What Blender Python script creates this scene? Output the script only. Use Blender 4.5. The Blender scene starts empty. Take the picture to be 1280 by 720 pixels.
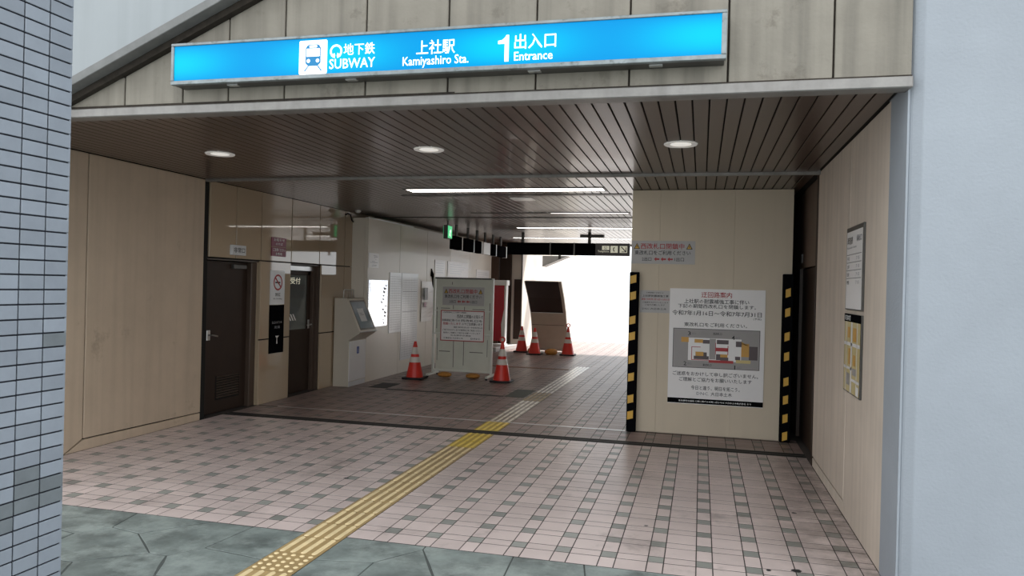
import bpy, bmesh, math, random
from mathutils import Vector, Matrix
R_ = random.Random(7)
S = bpy.context.scene
C = S.collection
# ------------------------------------------------------------ camera, world, sun, exposure
FPX, YAW, PIT, ROL, CH = 940.67, 0.24646, 0.002862, -0.02494, 1.735
fw = Vector((-math.sin(YAW)*math.cos(PIT), math.cos(YAW)*math.cos(PIT), -math.sin(PIT)))
rt0 = Vector((math.cos(YAW), math.sin(YAW), 0)); dn0 = fw.cross(rt0)
rt = math.cos(ROL)*rt0 + math.sin(ROL)*dn0; dn = -math.sin(ROL)*rt0 + math.cos(ROL)*dn0
cd = bpy.data.cameras.new('camera'); cam = bpy.data.objects.new('camera', cd); C.objects.link(cam)
cd.sensor_width = 36; cd.lens = FPX/1280*36; cd.clip_start = .05; cd.clip_end = 300
M_ = Matrix((rt, -dn, -fw)).transposed().to_4x4(); M_.translation = (0, 0, CH); cam.matrix_world = M_
S.camera = cam
def seen(x, y, z):
    v = Vector((x, y, z-CH)); d = v.dot(fw)
    if d < .1: return None
    return 640+FPX*v.dot(rt)/d, 360+FPX*v.dot(dn)/d, d
W = bpy.data.worlds.new('world'); S.world = W; W.use_nodes = True
bg = W.node_tree.nodes['Background']; bg.inputs[0].default_value = (.93, .97, 1, 1); bg.inputs[1].default_value = 2.0
sd = bpy.data.lights.new('sun', 'SUN'); sd.energy = 9; sd.angle = math.radians(6); sd.color = (1, .97, .93)
so = bpy.data.objects.new('sun', sd); C.objects.link(so)
so.rotation_euler = Vector((.28, .5, .82)).to_track_quat('Z', 'Y').to_euler()
S.view_settings.view_transform = 'Standard'; S.view_settings.look = 'None'
S.view_settings.exposure = 0.0; S.view_settings.gamma = 1
S.view_settings.use_curve_mapping = False

# ------------------------------------------------------------ materials
MT = {}
def mat(name, col, rough=.6, metal=0, var=.08, scale=4, bump=0, bscale=60, coat=0, emit=0, rnd=0, streak=0, stain=None, spec=.5, stretch=(1, 1, 1), edge=None):
    m = bpy.data.materials.new(name); m.use_nodes = True; nt = m.node_tree; N = nt.nodes; L = nt.links
    p = N['Principled BSDF']
    p.inputs['Roughness'].default_value = rough; p.inputs['Metallic'].default_value = metal
    p.inputs['Coat Weight'].default_value = coat; p.inputs['Coat Roughness'].default_value = .03
    p.inputs['Specular IOR Level'].default_value = spec
    geo = N.new('ShaderNodeNewGeometry')
    mp = N.new('ShaderNodeMapping'); mp.inputs['Scale'].default_value = stretch
    L.new(geo.outputs['Position'], mp.inputs[0])
    nz = N.new('ShaderNodeTexNoise'); nz.inputs['Scale'].default_value = scale; nz.inputs['Detail'].default_value = 6; nz.inputs['Roughness'].default_value = .65
    L.new(mp.outputs[0], nz.inputs[0])
    mr = N.new('ShaderNodeMapRange'); mr.inputs[1].default_value = .3; mr.inputs[2].default_value = .7
    mr.inputs[3].default_value = 1-var; mr.inputs[4].default_value = 1+var
    L.new(nz.outputs[0], mr.inputs[0]); fac = mr.outputs[0]
    def mul(a, b):
        q = N.new('ShaderNodeMath'); q.operation = 'MULTIPLY'; L.new(a, q.inputs[0]); L.new(b, q.inputs[1]); return q.outputs[0]
    if rnd:
        oi = N.new('ShaderNodeObjectInfo'); ad = N.new('ShaderNodeMath'); ad.operation = 'ADD'
        L.new(oi.outputs['Random'], ad.inputs[0]); L.new(geo.outputs['Random Per Island'], ad.inputs[1])
        fr = N.new('ShaderNodeMath'); fr.operation = 'FRACT'; L.new(ad.outputs[0], fr.inputs[0])
        r2 = N.new('ShaderNodeMapRange'); r2.inputs[3].default_value = 1-rnd; r2.inputs[4].default_value = 1+rnd
        L.new(fr.outputs[0], r2.inputs[0]); fac = mul(fac, r2.outputs[0])
    if streak:
        m2 = N.new('ShaderNodeMapping'); m2.inputs['Scale'].default_value = (9, 9, .35); L.new(geo.outputs['Position'], m2.inputs[0])
        n2 = N.new('ShaderNodeTexNoise'); n2.inputs['Scale'].default_value = 1; n2.inputs['Detail'].default_value = 5; L.new(m2.outputs[0], n2.inputs[0])
        r3 = N.new('ShaderNodeMapRange'); r3.inputs[1].default_value = .45; r3.inputs[2].default_value = .75; r3.inputs[3].default_value = 1; r3.inputs[4].default_value = 1-streak
        L.new(n2.outputs[0], r3.inputs[0]); fac = mul(fac, r3.outputs[0])
    mx = N.new('ShaderNodeVectorMath'); mx.operation = 'SCALE'; mx.inputs[0].default_value = col[:3]; L.new(fac, mx.inputs['Scale'])
    out = mx.outputs[0]
    if stain:
        sc, lo, hi, scol = stain
        n3 = N.new('ShaderNodeTexNoise'); n3.inputs['Scale'].default_value = sc; n3.inputs['Detail'].default_value = 8; n3.inputs['Roughness'].default_value = .7; L.new(geo.outputs['Position'], n3.inputs[0])
        r4 = N.new('ShaderNodeMapRange'); r4.inputs[1].default_value = lo; r4.inputs[2].default_value = hi; L.new(n3.outputs[0], r4.inputs[0])
        mc = N.new('ShaderNodeMix'); mc.data_type = 'RGBA'; L.new(r4.outputs[0], mc.inputs[0]); L.new(out, mc.inputs[6]); mc.inputs[7].default_value = (*scol, 1); out = mc.outputs[2]
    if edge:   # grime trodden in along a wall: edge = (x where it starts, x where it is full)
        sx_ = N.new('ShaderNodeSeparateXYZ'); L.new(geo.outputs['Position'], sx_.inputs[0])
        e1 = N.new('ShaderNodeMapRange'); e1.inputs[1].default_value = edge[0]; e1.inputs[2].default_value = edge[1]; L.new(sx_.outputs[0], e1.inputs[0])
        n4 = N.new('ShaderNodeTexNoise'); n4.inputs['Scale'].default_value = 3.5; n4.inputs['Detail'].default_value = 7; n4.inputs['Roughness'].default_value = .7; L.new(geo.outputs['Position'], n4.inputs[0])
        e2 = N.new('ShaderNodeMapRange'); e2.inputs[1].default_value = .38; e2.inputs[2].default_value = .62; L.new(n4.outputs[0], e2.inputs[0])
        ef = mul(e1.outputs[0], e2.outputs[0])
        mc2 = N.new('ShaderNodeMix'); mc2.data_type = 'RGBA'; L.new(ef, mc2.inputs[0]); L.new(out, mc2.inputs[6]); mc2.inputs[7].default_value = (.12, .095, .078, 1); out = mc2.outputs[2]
    L.new(out, p.inputs['Base Color'])
    if bump:
        nb = N.new('ShaderNodeTexNoise'); nb.inputs['Scale'].default_value = bscale; nb.inputs['Detail'].default_value = 4; L.new(mp.outputs[0], nb.inputs[0])
        b = N.new('ShaderNodeBump'); b.inputs['Strength'].default_value = bump; b.inputs['Distance'].default_value = .004; L.new(nb.outputs[0], b.inputs['Height']); L.new(b.outputs[0], p.inputs['Normal'])
    if emit:
        p.inputs['Emission Color'].default_value = (*col[:3], 1); p.inputs['Emission Strength'].default_value = emit
    MT[name] = m
    return m
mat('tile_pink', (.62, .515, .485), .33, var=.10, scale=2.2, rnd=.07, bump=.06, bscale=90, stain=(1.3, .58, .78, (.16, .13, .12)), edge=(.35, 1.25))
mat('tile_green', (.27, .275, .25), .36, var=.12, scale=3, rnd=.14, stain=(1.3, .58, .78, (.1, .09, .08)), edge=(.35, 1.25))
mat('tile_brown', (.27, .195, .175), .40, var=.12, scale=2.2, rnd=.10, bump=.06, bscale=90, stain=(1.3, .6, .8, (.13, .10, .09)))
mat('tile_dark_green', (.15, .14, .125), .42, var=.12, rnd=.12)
mat('grout', (.055, .045, .04), .9, var=.25)
mat('slate', (.155, .182, .172), .5, var=.5, scale=3.4, rnd=.16, bump=1.0, bscale=9, stain=(2.6, .47, .62, (.29, .33, .31)))
mat('slate_joint', (.075, .085, .08), .9)
mat('yellow_tactile', (.38, .265, .12), .5, var=.14, scale=5, rnd=.06, stain=(9, .6, .8, (.2, .15, .08)))
mat('tactile_bar', (.80, .64, .37), .45, var=.14, scale=6, rnd=.05)
mat('tactile_bar_fresh', (.80, .60, .10), .4, var=.1)
mat('tactile_bar_pale', (.66, .60, .50), .28, var=.1)
mat('yellow_fresh', (.5, .34, .04), .45, var=.1, rnd=.05)
mat('tactile_pale', (.24, .20, .15), .3, var=.15, rnd=.05)
mat('tactile_worn', (.2, .15, .06), .4, var=.2)
mat('black_rubber', (.012, .012, .014), .6)
mat('black_gap', (.008, .007, .006), .9)
mat('fascia', (.285, .258, .215), .75, var=.13, scale=1.9, bump=.5, bscale=35, streak=.38, stain=(4.2, .58, .78, (.13, .11, .085)))
mat('grime', (.035, .027, .02), .9, var=.4, scale=20)
mat('wall_beige', (.56, .445, .33), .55, var=.09, scale=1.3, bump=.15, bscale=50, streak=.12, stain=(2.1, .62, .85, (.22, .17, .12)))
mat('wall_right_beige', (.66, .565, .475), .6, var=.08, scale=1.3, bump=.2, bscale=40, streak=.16)
mat('gloss_panel', (.44, .34, .235), .04, var=.04, scale=1, coat=.5)
mat('concrete_blue', (.345, .375, .415), .7, var=.06, scale=1.6, bump=.55, bscale=55, stain=(1.2, .60, .85, (.22, .245, .27)))
mat('concrete_plain', (.36, .385, .40), .7, var=.05, scale=.8, bump=.1, streak=.1)
mat('pillar_tile', (.27, .30, .345), .32, var=.06, scale=12, rnd=.09, bump=.15, bscale=40)
mat('pillar_tile_dark', (.17, .19, .205), .4, var=.1, scale=14, rnd=.08)
mat('pillar_grout', (.012, .014, .022), .85)
mat('ceiling_board', (.085, .055, .043), .30, var=.1, scale=1.5, rnd=.1, spec=.7, coat=.12)
mat('trim_metal', (.30, .285, .27), .45, metal=.4, var=.15, scale=6, streak=.2)
mat('alu', (.62, .62, .62), .3, metal=.9, var=.06)
mat('dark_alu', (.10, .095, .09), .4, metal=.6, var=.2)
mat('coping', (.20, .20, .195), .6, var=.15, scale=8)
mat('sign_frame', (.27, .30, .31), .4, metal=.5, var=.2, scale=12, stain=(14, .55, .7, (.12, .14, .13)))
mat('door_brown', (.035, .021, .015), .5, spec=.25, var=.1)
mat('door_frame_brown', (.075, .05, .036), .4, var=.1)
mat('brown_wall', (.13, .085, .062), .5, var=.1)
mat('white', (.78, .78, .76), .4, var=.02)
mat('paper', (.86, .835, .825), .35, var=.02)
mat('paper_grey', (.66, .67, .69), .3, var=.02, coat=.2)
mat('print_black', (.015, .015, .018), .5, var=0)
mat('print_grey', (.22, .22, .24), .5, var=0)
mat('print_red', (.42, .03, .035), .5, var=0)
mat('print_white', (.85, .85, .85), .4, var=0)
mat('print_blue', (.03, .09, .35), .5, var=0)
mat('hoarding', (.64, .545, .415), .5, var=.03, scale=.8, streak=.04)
mat('white_hoarding', (.72, .66, .57), .42, var=.03, scale=.8, coat=.15)
mat('hazard_yellow', (.72, .42, .06), .45, var=.06)
mat('foam_black', (.005, .005, .006), .9, spec=.0)
mat('cone_red', (.72, .035, .022), .35, var=.05)
mat('cone_white', (.72, .66, .60), .3, var=.04)
mat('board_green', (.64, .65, .56), .4, var=.05, scale=5)
mat('board_frame', (.68, .69, .62), .35, var=.05)
mat('kiosk', (.56, .51, .43), .35, metal=.2, var=.03)
mat('kiosk_front', (.78, .78, .79), .35, var=.03)
mat('kiosk_screen', (.25, .31, .36), .12, var=.05, coat=.4)
mat('dark_panel', (.045, .033, .03), .4, var=.1)
mat('cabinet_beige', (.56, .49, .40), .45, var=.04)
mat('sandbag', (.50, .22, .04), .7, var=.2, scale=20, bump=.6, bscale=60)
mat('red_panel', (.42, .01, .025), .25, var=.04)
mat('pink_sign', (.24, .035, .085), .4, var=.03)
mat('map_yellow', (.62, .5, .2), .3, var=.03)
mat('map_orange', (.62, .33, .06), .45, var=.03)
mat('map_brown', (.10, .075, .08), .45, var=.03)
mat('map_grey', (.34, .32, .31), .45, var=.03)
mat('lens', (.75, .73, .70), .25, var=.02, emit=.18)
mat('lens_core', (.95, .92, .86), .2, var=0, emit=.55)
mat('tube_lit', (1, .95, .88), .3, var=0, emit=9.0)
mat('tube_half', (1, .95, .9), .3, var=0, emit=2.0)
mat('tube_off', (.16, .14, .13), .3, var=.05)
mat('exit_green', (.04, .55, .2), .3, var=.0, emit=.9)
mat('exit_white', (.85, 1, .9), .3, var=0, emit=1.0)
mat('glyph_lit', (.93, .97, 1), .4, var=0, emit=.95)
mat('icon_cream', (.8, .78, .62), .4, var=0, emit=.35)
mat('outdoor_paving', (.55, .52, .50), .5, var=.06, scale=2)
mat('outdoor_wall', (.72, .66, .58), .6, var=.04)
mat('drain_green', (.045, .055, .04), .6, var=.3, scale=20)
mat('rust', (.20, .10, .06), .7, var=.3, scale=10)
mat('glass_dark', (.08, .095, .09), .06, var=.05, coat=.5)
mat('foil', (.8, .82, .88), .12, metal=.75, var=.05, bump=1.0, bscale=7)
def sign_mat():
    m = bpy.data.materials.new('sign_blue'); m.use_nodes = True; nt = m.node_tree; N = nt.nodes; L = nt.links; p = N['Principled BSDF']
    geo = N.new('ShaderNodeNewGeometry'); sp = N.new('ShaderNodeSeparateXYZ'); L.new(geo.outputs['Position'], sp.inputs[0])
    # tubes inside the box: four along its length, lighter diffuser in front of each
    a = N.new('ShaderNodeMath'); a.operation = 'MULTIPLY_ADD'; a.inputs[1].default_value = 2*math.pi/1.22; a.inputs[2].default_value = 2*math.pi*.98; L.new(sp.outputs[0], a.inputs[0])
    c = N.new('ShaderNodeMath'); c.operation = 'COSINE'; L.new(a.outputs[0], c.inputs[0])
    z = N.new('ShaderNodeMath'); z.operation = 'SUBTRACT'; z.inputs[1].default_value = 3.235; L.new(sp.outputs[2], z.inputs[0])
    z1 = N.new('ShaderNodeMath'); z1.operation = 'MULTIPLY'; z1.inputs[1].default_value = 9.5; L.new(z.outputs[0], z1.inputs[0])
    z2 = N.new('ShaderNodeMath'); z2.operation = 'POWER'; z2.inputs[1].default_value = 2; 
    ab = N.new('ShaderNodeMath'); ab.operation = 'ABSOLUTE'; L.new(z1.outputs[0], ab.inputs[0]); L.new(ab.outputs[0], z2.inputs[0])
    r = N.new('ShaderNodeMapRange'); r.inputs[1].default_value = -1; r.inputs[2].default_value = 1; r.inputs[3].default_value = .15; r.inputs[4].default_value = 1; L.new(c.outputs[0], r.inputs[0])
    r2 = N.new('ShaderNodeMapRange'); r2.inputs[1].default_value = 0; r2.inputs[2].default_value = 1.5; r2.inputs[3].default_value = 1; r2.inputs[4].default_value = .0; L.new(z2.outputs[0], r2.inputs[0])
    q = N.new('ShaderNodeMath'); q.operation = 'MULTIPLY'; L.new(r.outputs[0], q.inputs[0]); L.new(r2.outputs[0], q.inputs[1])
    mx = N.new('ShaderNodeMix'); mx.data_type = 'RGBA'; mx.inputs[6].default_value = (.0, .31, .76, 1); mx.inputs[7].default_value = (.0, .70, 1.0, 1); L.new(q.outputs[0], mx.inputs[0])
    p.inputs['Base Color'].default_value = (.0, .05, .12, 1); p.inputs['Roughness'].default_value = .35; p.inputs['Specular IOR Level'].default_value = .1
    L.new(mx.outputs[2], p.inputs['Emission Color']); p.inputs['Emission Strength'].default_value = .97
    MT['sign_blue'] = m
sign_mat()

# ------------------------------------------------------------ helpers
class MB:
    def __init__(s): s.v = []; s.f = []
    def add(s, vs, fs):
        n = len(s.v); s.v += [tuple(v) for v in vs]; s.f += [tuple(i+n for i in f) for f in fs]; return s
    def box(s, x0, x1, y0, y1, z0, z1):
        return s.add([(x, y, z) for z in (z0, z1) for y in (y0, y1) for x in (x0, x1)],
                     [(0, 2, 3, 1), (4, 5, 7, 6), (0, 1, 5, 4), (2, 6, 7, 3), (0, 4, 6, 2), (1, 3, 7, 5)])
    def prism(s, poly, ax, a0, a1):
        # poly in the other two axes: ax='x' -> (y,z); 'y' -> (x,z); 'z' -> (x,y)
        def P(p, a): return {'x': (a, p[0], p[1]), 'y': (p[0], a, p[1]), 'z': (p[0], p[1], a)}[ax]
        n = len(poly)
        area = sum(poly[i][0]*poly[(i+1) % n][1]-poly[(i+1) % n][0]*poly[i][1] for i in range(n))
        if area < 0: poly = poly[::-1]
        vs = [P(p, a0) for p in poly]+[P(p, a1) for p in poly]
        fs = [tuple(range(n))[::-1], tuple(range(n, 2*n))]+[(i, (i+1) % n, n+(i+1) % n, n+i) for i in range(n)]
        if ax == 'y': fs = [f[::-1] for f in fs]
        return s.add(vs, fs)
    def lathe(s, cx, cy, prof, n=20):
        vs = []; fs = []
        for r, z in prof: vs += [(cx+r*math.cos(2*math.pi*i/n), cy+r*math.sin(2*math.pi*i/n), z) for i in range(n)]
        for k in range(len(prof)-1):
            for i in range(n): fs.append((k*n+i, k*n+(i+1) % n, (k+1)*n+(i+1) % n, (k+1)*n+i))
        fs.append(tuple(range(n))[::-1]); fs.append(tuple(range((len(prof)-1)*n, len(prof)*n)))
        return s.add(vs, fs)
    def tube(s, pts, r, n=8):
        vs = []; fs = []
        for k, p in enumerate(pts):
            p = Vector(p); a = Vector(pts[max(k-1, 0)]); b = Vector(pts[min(k+1, len(pts)-1)])
            d = (b-a).normalized(); u = d.orthogonal().normalized(); w = d.cross(u)
            if k and u.dot(pu) < 0: u = -u; w = -w
            if k:
                u = (pu-d*pu.dot(d)).normalized(); w = d.cross(u)
            pu = u
            vs += [p+r*(u*math.cos(2*math.pi*i/n)+w*math.sin(2*math.pi*i/n)) for i in range(n)]
        for k in range(len(pts)-1):
            for i in range(n): fs.append((k*n+i, k*n+(i+1) % n, (k+1)*n+(i+1) % n, (k+1)*n+i))
        fs.append(tuple(range(n))[::-1]); fs.append(tuple(range((len(pts)-1)*n, len(pts)*n)))
        return s.add(vs, fs)
    def mesh(s, name, m, org=(0, 0, 0), bevel=0, smooth=False, seg=1):
        me = bpy.data.meshes.new(name); o = Vector(org)
        me.from_pydata([tuple(Vector(v)-o) for v in s.v], [], s.f); me.update()
        bm = bmesh.new(); bm.from_mesh(me)
        bmesh.ops.recalc_face_normals(bm, faces=bm.faces)
        if bevel:
            es = [e for e in bm.edges if len(e.link_faces) == 2 and e.calc_face_angle(0) > .6]
            bmesh.ops.bevel(bm, geom=es, offset=bevel, segments=seg, affect='EDGES', profile=.5)
        for f in bm.faces: f.smooth = smooth
        bm.to_mesh(me); bm.free()
        if smooth:
            try: me.set_sharp_from_angle(angle=math.radians(40))
            except Exception: pass
        me.materials.append(MT[m]); return me
WPOS = {}
def wpos(o): return WPOS.get(o.name, Vector((0, 0, 0))) if o else Vector((0, 0, 0))
def link(name, me, parent=None, loc=None):
    o = bpy.data.objects.new(name, me); C.objects.link(o)
    if parent: o.parent = parent
    if loc is not None: o.location = loc
    return o
def part(name, mb, m, parent=None, bevel=0, smooth=False, org=None, seg=1, label=None, kind=None):
    """a mesh given in world coordinates; its own origin is placed at its centre"""
    if org is None:
        xs = list(zip(*mb.v)); org = Vector([(min(a)+max(a))/2 for a in xs])
    me = mb.mesh(name, m, org, bevel, smooth, seg)
    o = link(name, me, parent, Vector(org)-wpos(parent)); WPOS[o.name] = Vector(org)
    if label: o['label'] = label
    if kind: o['kind'] = kind
    return o
def thing(name, loc, label, cat, group=None, kind=None):
    o = bpy.data.objects.new(name, None); C.objects.link(o); o.location = loc; o.empty_display_size = .1
    WPOS[o.name] = Vector(loc); tag(o, label, cat, group, kind); return o
def tag(o, label=None, cat=None, group=None, kind=None):
    if label: o['label'] = label
    if cat: o['category'] = cat
    if group: o['group'] = group
    if kind: o['kind'] = kind
    return o
def root(name, kind='structure', loc=(0, 0, 0)):
    o = bpy.data.objects.new(name, None); C.objects.link(o); o.location = loc; WPOS[o.name] = Vector(loc); o['kind'] = kind; return o
DEP = [None]
def text_mesh(s, bold=0.0, res=2):
    cu = bpy.data.curves.new('t', 'FONT'); cu.body = s; cu.size = 1; cu.resolution_u = res; cu.offset = min(bold, .009); cu.fill_mode = 'FRONT'
    ob = bpy.data.objects.new('t', cu); C.objects.link(ob)
    bpy.context.view_layer.update()
    me = bpy.data.meshes.new_from_object(ob.evaluated_get(bpy.context.evaluated_depsgraph_get()))
    bpy.data.objects.remove(ob); bpy.data.curves.remove(cu); return me
class Face:
    """a flat print surface: origin (left, bottom), right direction, up = z, normal towards viewer"""
    def __init__(s, o, r, up=(0, 0, 1), lift=.0015):
        s.o = Vector(o); s.r = Vector(r).normalized(); s.u = Vector(up).normalized(); s.n = s.r.cross(s.u); s.lift = lift
    def P(s, a, b, k=1): return s.o+s.r*a+s.u*b+s.n*s.lift*k
def put(name, pts2, faces, F, m, parent, k=1, kind=None):
    ws = [F.P(a, b, k) for a, b in pts2]
    mb = MB(); mb.add(ws, faces)
    xs = list(zip(*mb.v)); org = Vector([(min(a)+max(a))/2 for a in xs])
    me = bpy.data.meshes.new(name); me.from_pydata([tuple(v-org) for v in ws], [], faces); me.materials.append(MT[m]); me.update()
    o = link(name, me, parent, org-wpos(parent)); WPOS[o.name] = org
    return o
def lettering(s, F, a0, b0, a1, b1, m, parent, bold=.012, k=1.5, name='lettering', res=1):
    """text stretched to fill the rectangle a0..a1 x b0..b1 of face F"""
    me = text_mesh(s, bold, res); vs = [v.co for v in me.vertices]
    if not vs: return
    x0 = min(v.x for v in vs); x1 = max(v.x for v in vs); y0 = min(v.y for v in vs); y1 = max(v.y for v in vs)
    pts = [(a0+(v.x-x0)/(x1-x0)*(a1-a0), b0+(v.y-y0)/max(y1-y0, 1e-5)*(b1-b0)) for v in vs]
    fs = [tuple(p.vertices) for p in me.polygons]; bpy.data.meshes.remove(me)
    return put(name, pts, fs, F, m, parent, k)
def poly(F, pts, m, parent, name='print_patch', k=1):
    return put(name, pts, [tuple(range(len(pts)))], F, m, parent, k)
def rect(F, a0, b0, a1, b1, m, parent, name='print_patch', k=1):
    return poly(F, [(a0, b0), (a1, b0), (a1, b1), (a0, b1)], m, parent, name, k)
def rects(F, rs, m, parent, name='print_lines', k=1):
    pts = []; fs = []
    for a0, b0, a1, b1 in rs:
        n = len(pts); pts += [(a0, b0), (a1, b0), (a1, b1), (a0, b1)]; fs.append((n, n+1, n+2, n+3))
    return put(name, pts, fs, F, m, parent, k)
def ring(F, cx, cy, r, w, m, parent, name='ring', k=1, a0=0, a1=2*math.pi, n=28):
    pts = []; fs = []
    for i in range(n+1):
        t = a0+(a1-a0)*i/n; pts += [(cx+(r-w)*math.cos(t), cy+(r-w)*math.sin(t)), (cx+r*math.cos(t), cy+r*math.sin(t))]
    for i in range(n): fs.append((2*i, 2*i+1, 2*i+3, 2*i+2))
    return put(name, pts, fs, F, m, parent, k)
def frame_rects(a0, b0, a1, b1, w): return [(a0, b0, a1, b0+w), (a0, b1-w, a1, b1), (a0, b0+w, a0+w, b1-w), (a1-w, b0+w, a1, b1-w)]

XL, XR, CZ, YF, YH = -5.9, 1.12, 2.945, 4.69, 9.28

# ------------------------------------------------------------ floor
floor = root('floor')
part('floor_bed', MB().box(-9, 5, YF, 24, -.2, -.0014), 'grout', floor)
part('paving_bed', MB().box(-9, 7, -4, YF-.004, -.2, -.0035), 'slate_joint', floor)
part('outdoor_paving', MB().box(-40, 40, -40, -4, -.2, -.004), 'slate', floor)
part('outdoor_paving', MB().box(-30, 30, 24.0, 70, -.2, 0), 'outdoor_paving', floor)
MOD = .3015; J = .0038
NX0, NY0 = .0105, 4.869      # starts of the narrow column / narrow row
kinds = {}
def tile_mesh(w, h, m):
    key = (round(w, 4), round(h, 4), m)
    if key not in kinds:
        a, b, t, c = w/2, h/2, .0018, .0004
        vs = [(sx*a, sy*b, -t) for sx, sy in ((-1, -1), (1, -1), (1, 1), (-1, 1))]+[(sx*a, sy*b, -c) for sx, sy in ((-1, -1), (1, -1), (1, 1), (-1, 1))]+[(sx*(a-c), sy*(b-c), 0) for sx, sy in ((-1, -1), (1, -1), (1, 1), (-1, 1))]
        fs = [(8, 9, 10, 11)]+[(i, (i+1) % 4, 4+(i+1) % 4, 4+i) for i in range(4)]+[(4+i, 4+(i+1) % 4, 8+(i+1) % 4, 8+i) for i in range(4)]
        me = bpy.data.meshes.new('tile'); me.from_pydata(vs, [], fs); me.materials.append(MT[m]); me.update(); kinds[key] = (me, vs, fs)
    return kinds[key]
GROOVE = (8.44, 8.64); STRIP = (9.235, 9.265); TX0, TX1 = -2.607, -2.297
cuts_y = [GROOVE, STRIP]
tiles = []
for i in range(-31, 14):
    for nx in (0, 1):
        x0 = NX0+i*MOD+(0 if nx else .1015); x1 = x0+(.1015 if nx else .2)
        if not nx: x0 = NX0+i*MOD+.1015; x1 = NX0+(i+1)*MOD
        for j in range(-1, 64):
            for ny in (0, 1):
                y0 = NY0+j*MOD+(0 if ny else .105); y1 = NY0+j*MOD+(.105 if ny else MOD)
                g_ = nx and ny
                segs = [(x0, x1, max(y0, YF), y1)]
                for c0, c1 in cuts_y:
                    ns = []
                    for a, b, c, d in segs:
                        if d <= c0 or c >= c1: ns.append((a, b, c, d))
                        else:
                            if c < c0: ns.append((a, b, c, c0))
                            if d > c1: ns.append((a, b, c1, d))
                    segs = ns
                for a, b, c, d in segs:
                    ym = (c+d)/2
                    if ym < 16.1:
                        if a < TX1 and b > TX0:
                            if a >= TX0 and b <= TX1: continue
                            if a < TX0 and b > TX1:
                                pass
                            if a < TX0: b = TX0
                            else: a = TX1
                    lim0 = XL if ym < 12 else -5.6
                    if ym > 20.5: lim0 = -9
                    lim1 = XR if ym < YH else (1.12 if ym < 21 else 5)
                    a = max(a, lim0); b = min(b, lim1)
                    if b-a < .02 or d-c < .015: continue
                    if ym > YH+.15 and a > -.6 and ym < 18: continue   # under the hoarding box
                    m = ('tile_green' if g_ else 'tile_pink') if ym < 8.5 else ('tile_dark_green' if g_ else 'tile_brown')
                    tiles.append((a+J, b-J, c+.006, d-.006, m))
ranked = []
for k, (a, b, c, d, m) in enumerate(tiles):
    s = seen((a+b)/2, (c+d)/2, 0)
    if s and 0 < s[0] < 1280 and 0 < s[1] < 722 and s[0] > 82: ranked.append(((b-a)*(d-c)/s[2]**3, k))
ranked.sort(reverse=True); single = set(k for _, k in ranked[:290])
bulk = {m: MB() for m in ('tile_pink', 'tile_green', 'tile_brown', 'tile_dark_green')}
for k, (a, b, c, d, m) in enumerate(tiles):
    me, vs, fs = tile_mesh(b-a, d-c, m); dz = R_.uniform(-.0002, .0003)
    if k in single: link('tile', me, floor, ((a+b)/2, (c+d)/2, dz))
    else: bulk[m].add([(x+(a+b)/2, y+(c+d)/2, z+dz) for x, y, z in vs], fs)
for m, mb in bulk.items():
    me = bpy.data.meshes.new('tile'); me.from_pydata(mb.v, [], mb.f); me.materials.append(MT[m]); me.update()
    o = link('tile_field', me, floor); o['kind'] = 'stuff'
# irregular slate flags in front of the entrance (voronoi cells)
def clip(pl, nx, ny, d):
    out = []
    for i in range(len(pl)):
        p, q = pl[i], pl[(i+1) % len(pl)]; sp = p[0]*nx+p[1]*ny-d; sq = q[0]*nx+q[1]*ny-d
        if sp <= 0: out.append(p)
        if (sp < 0 < sq) or (sq < 0 < sp): t = sp/(sp-sq); out.append((p[0]+(q[0]-p[0])*t, p[1]+(q[1]-p[1])*t))
    return out
RS = random.Random(11)
seeds = [(-6+ .62*i+RS.uniform(-.26, .26)+(.3 if j % 2 else 0), 1.3+.46*j+RS.uniform(-.19, .19)) for i in range(15) for j in range(8)]
for a in range(len(seeds)):
    px, py = seeds[a]; pl = [(-6.3, .9), (2.9, .9), (2.9, YF-.006), (-6.3, YF-.006)]
    for b in range(len(seeds)):
        if a == b: continue
        qx, qy = seeds[b]; nx, ny = qx-px, qy-py; l = math.hypot(nx, ny)
        if l > 2.2: continue
        nx /= l; ny /= l; pl = clip(pl, nx, ny, nx*(px+qx)/2+ny*(py+qy)/2-.005)
        if len(pl) < 3: break
    pl = clip(clip(pl, 1, 0, TX0-.004), 0, 1, 9) if px < -2.45 else clip(pl, -1, 0, -(TX1+.004))
    if len(pl) < 3: continue
    # ragged edge: an extra point pushed a little along each longer side
    out = []
    for i in range(len(pl)):
        p, q = pl[i], pl[(i+1) % len(pl)]; out.append(p); L_ = math.hypot(q[0]-p[0], q[1]-p[1])
        if L_ > .3 and p[1] < YF-.02 and q[1] < YF-.02 and abs(q[0]-p[0]) > .01:
            t = RS.uniform(.35, .65); mx_, my_ = p[0]+(q[0]-p[0])*t, p[1]+(q[1]-p[1])*t
            k_ = .012; out.append((mx_+(px-mx_)*k_*RS.uniform(0, 2), my_+(py-my_)*k_*RS.uniform(0, 2)))
    dz = RS.uniform(-.0012, .0008)
    part('paving_stone', MB().prism(out, 'z', -.012, dz), 'slate', floor, bevel=.0015)
part('drain_groove', MB().box(XL, XR, GROOVE[0]+.004, GROOVE[1]-.004, -.006, -.0006), 'black_gap', floor)
for yy_ in (GROOVE[0]+.004, GROOVE[0]+.092, GROOVE[1]-.014): part('groove_rail', MB().box(XL, XR, yy_, yy_+.010, -.004, .0008), 'dark_alu', floor)
part('threshold_strip', MB().box(-5.6, -.86, STRIP[0], STRIP[1], -.006, .003), 'alu', floor)
part('drain_grate', MB().box(-2.95, -2.63, 11.38, 12.28, -.004, .004), 'drain_green', floor, bevel=.003)
part('drain_grate', MB().box(-5.3, -4.98, 11.5, 12.1, -.004, .004), 'black_rubber', floor, bevel=.003)
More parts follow.
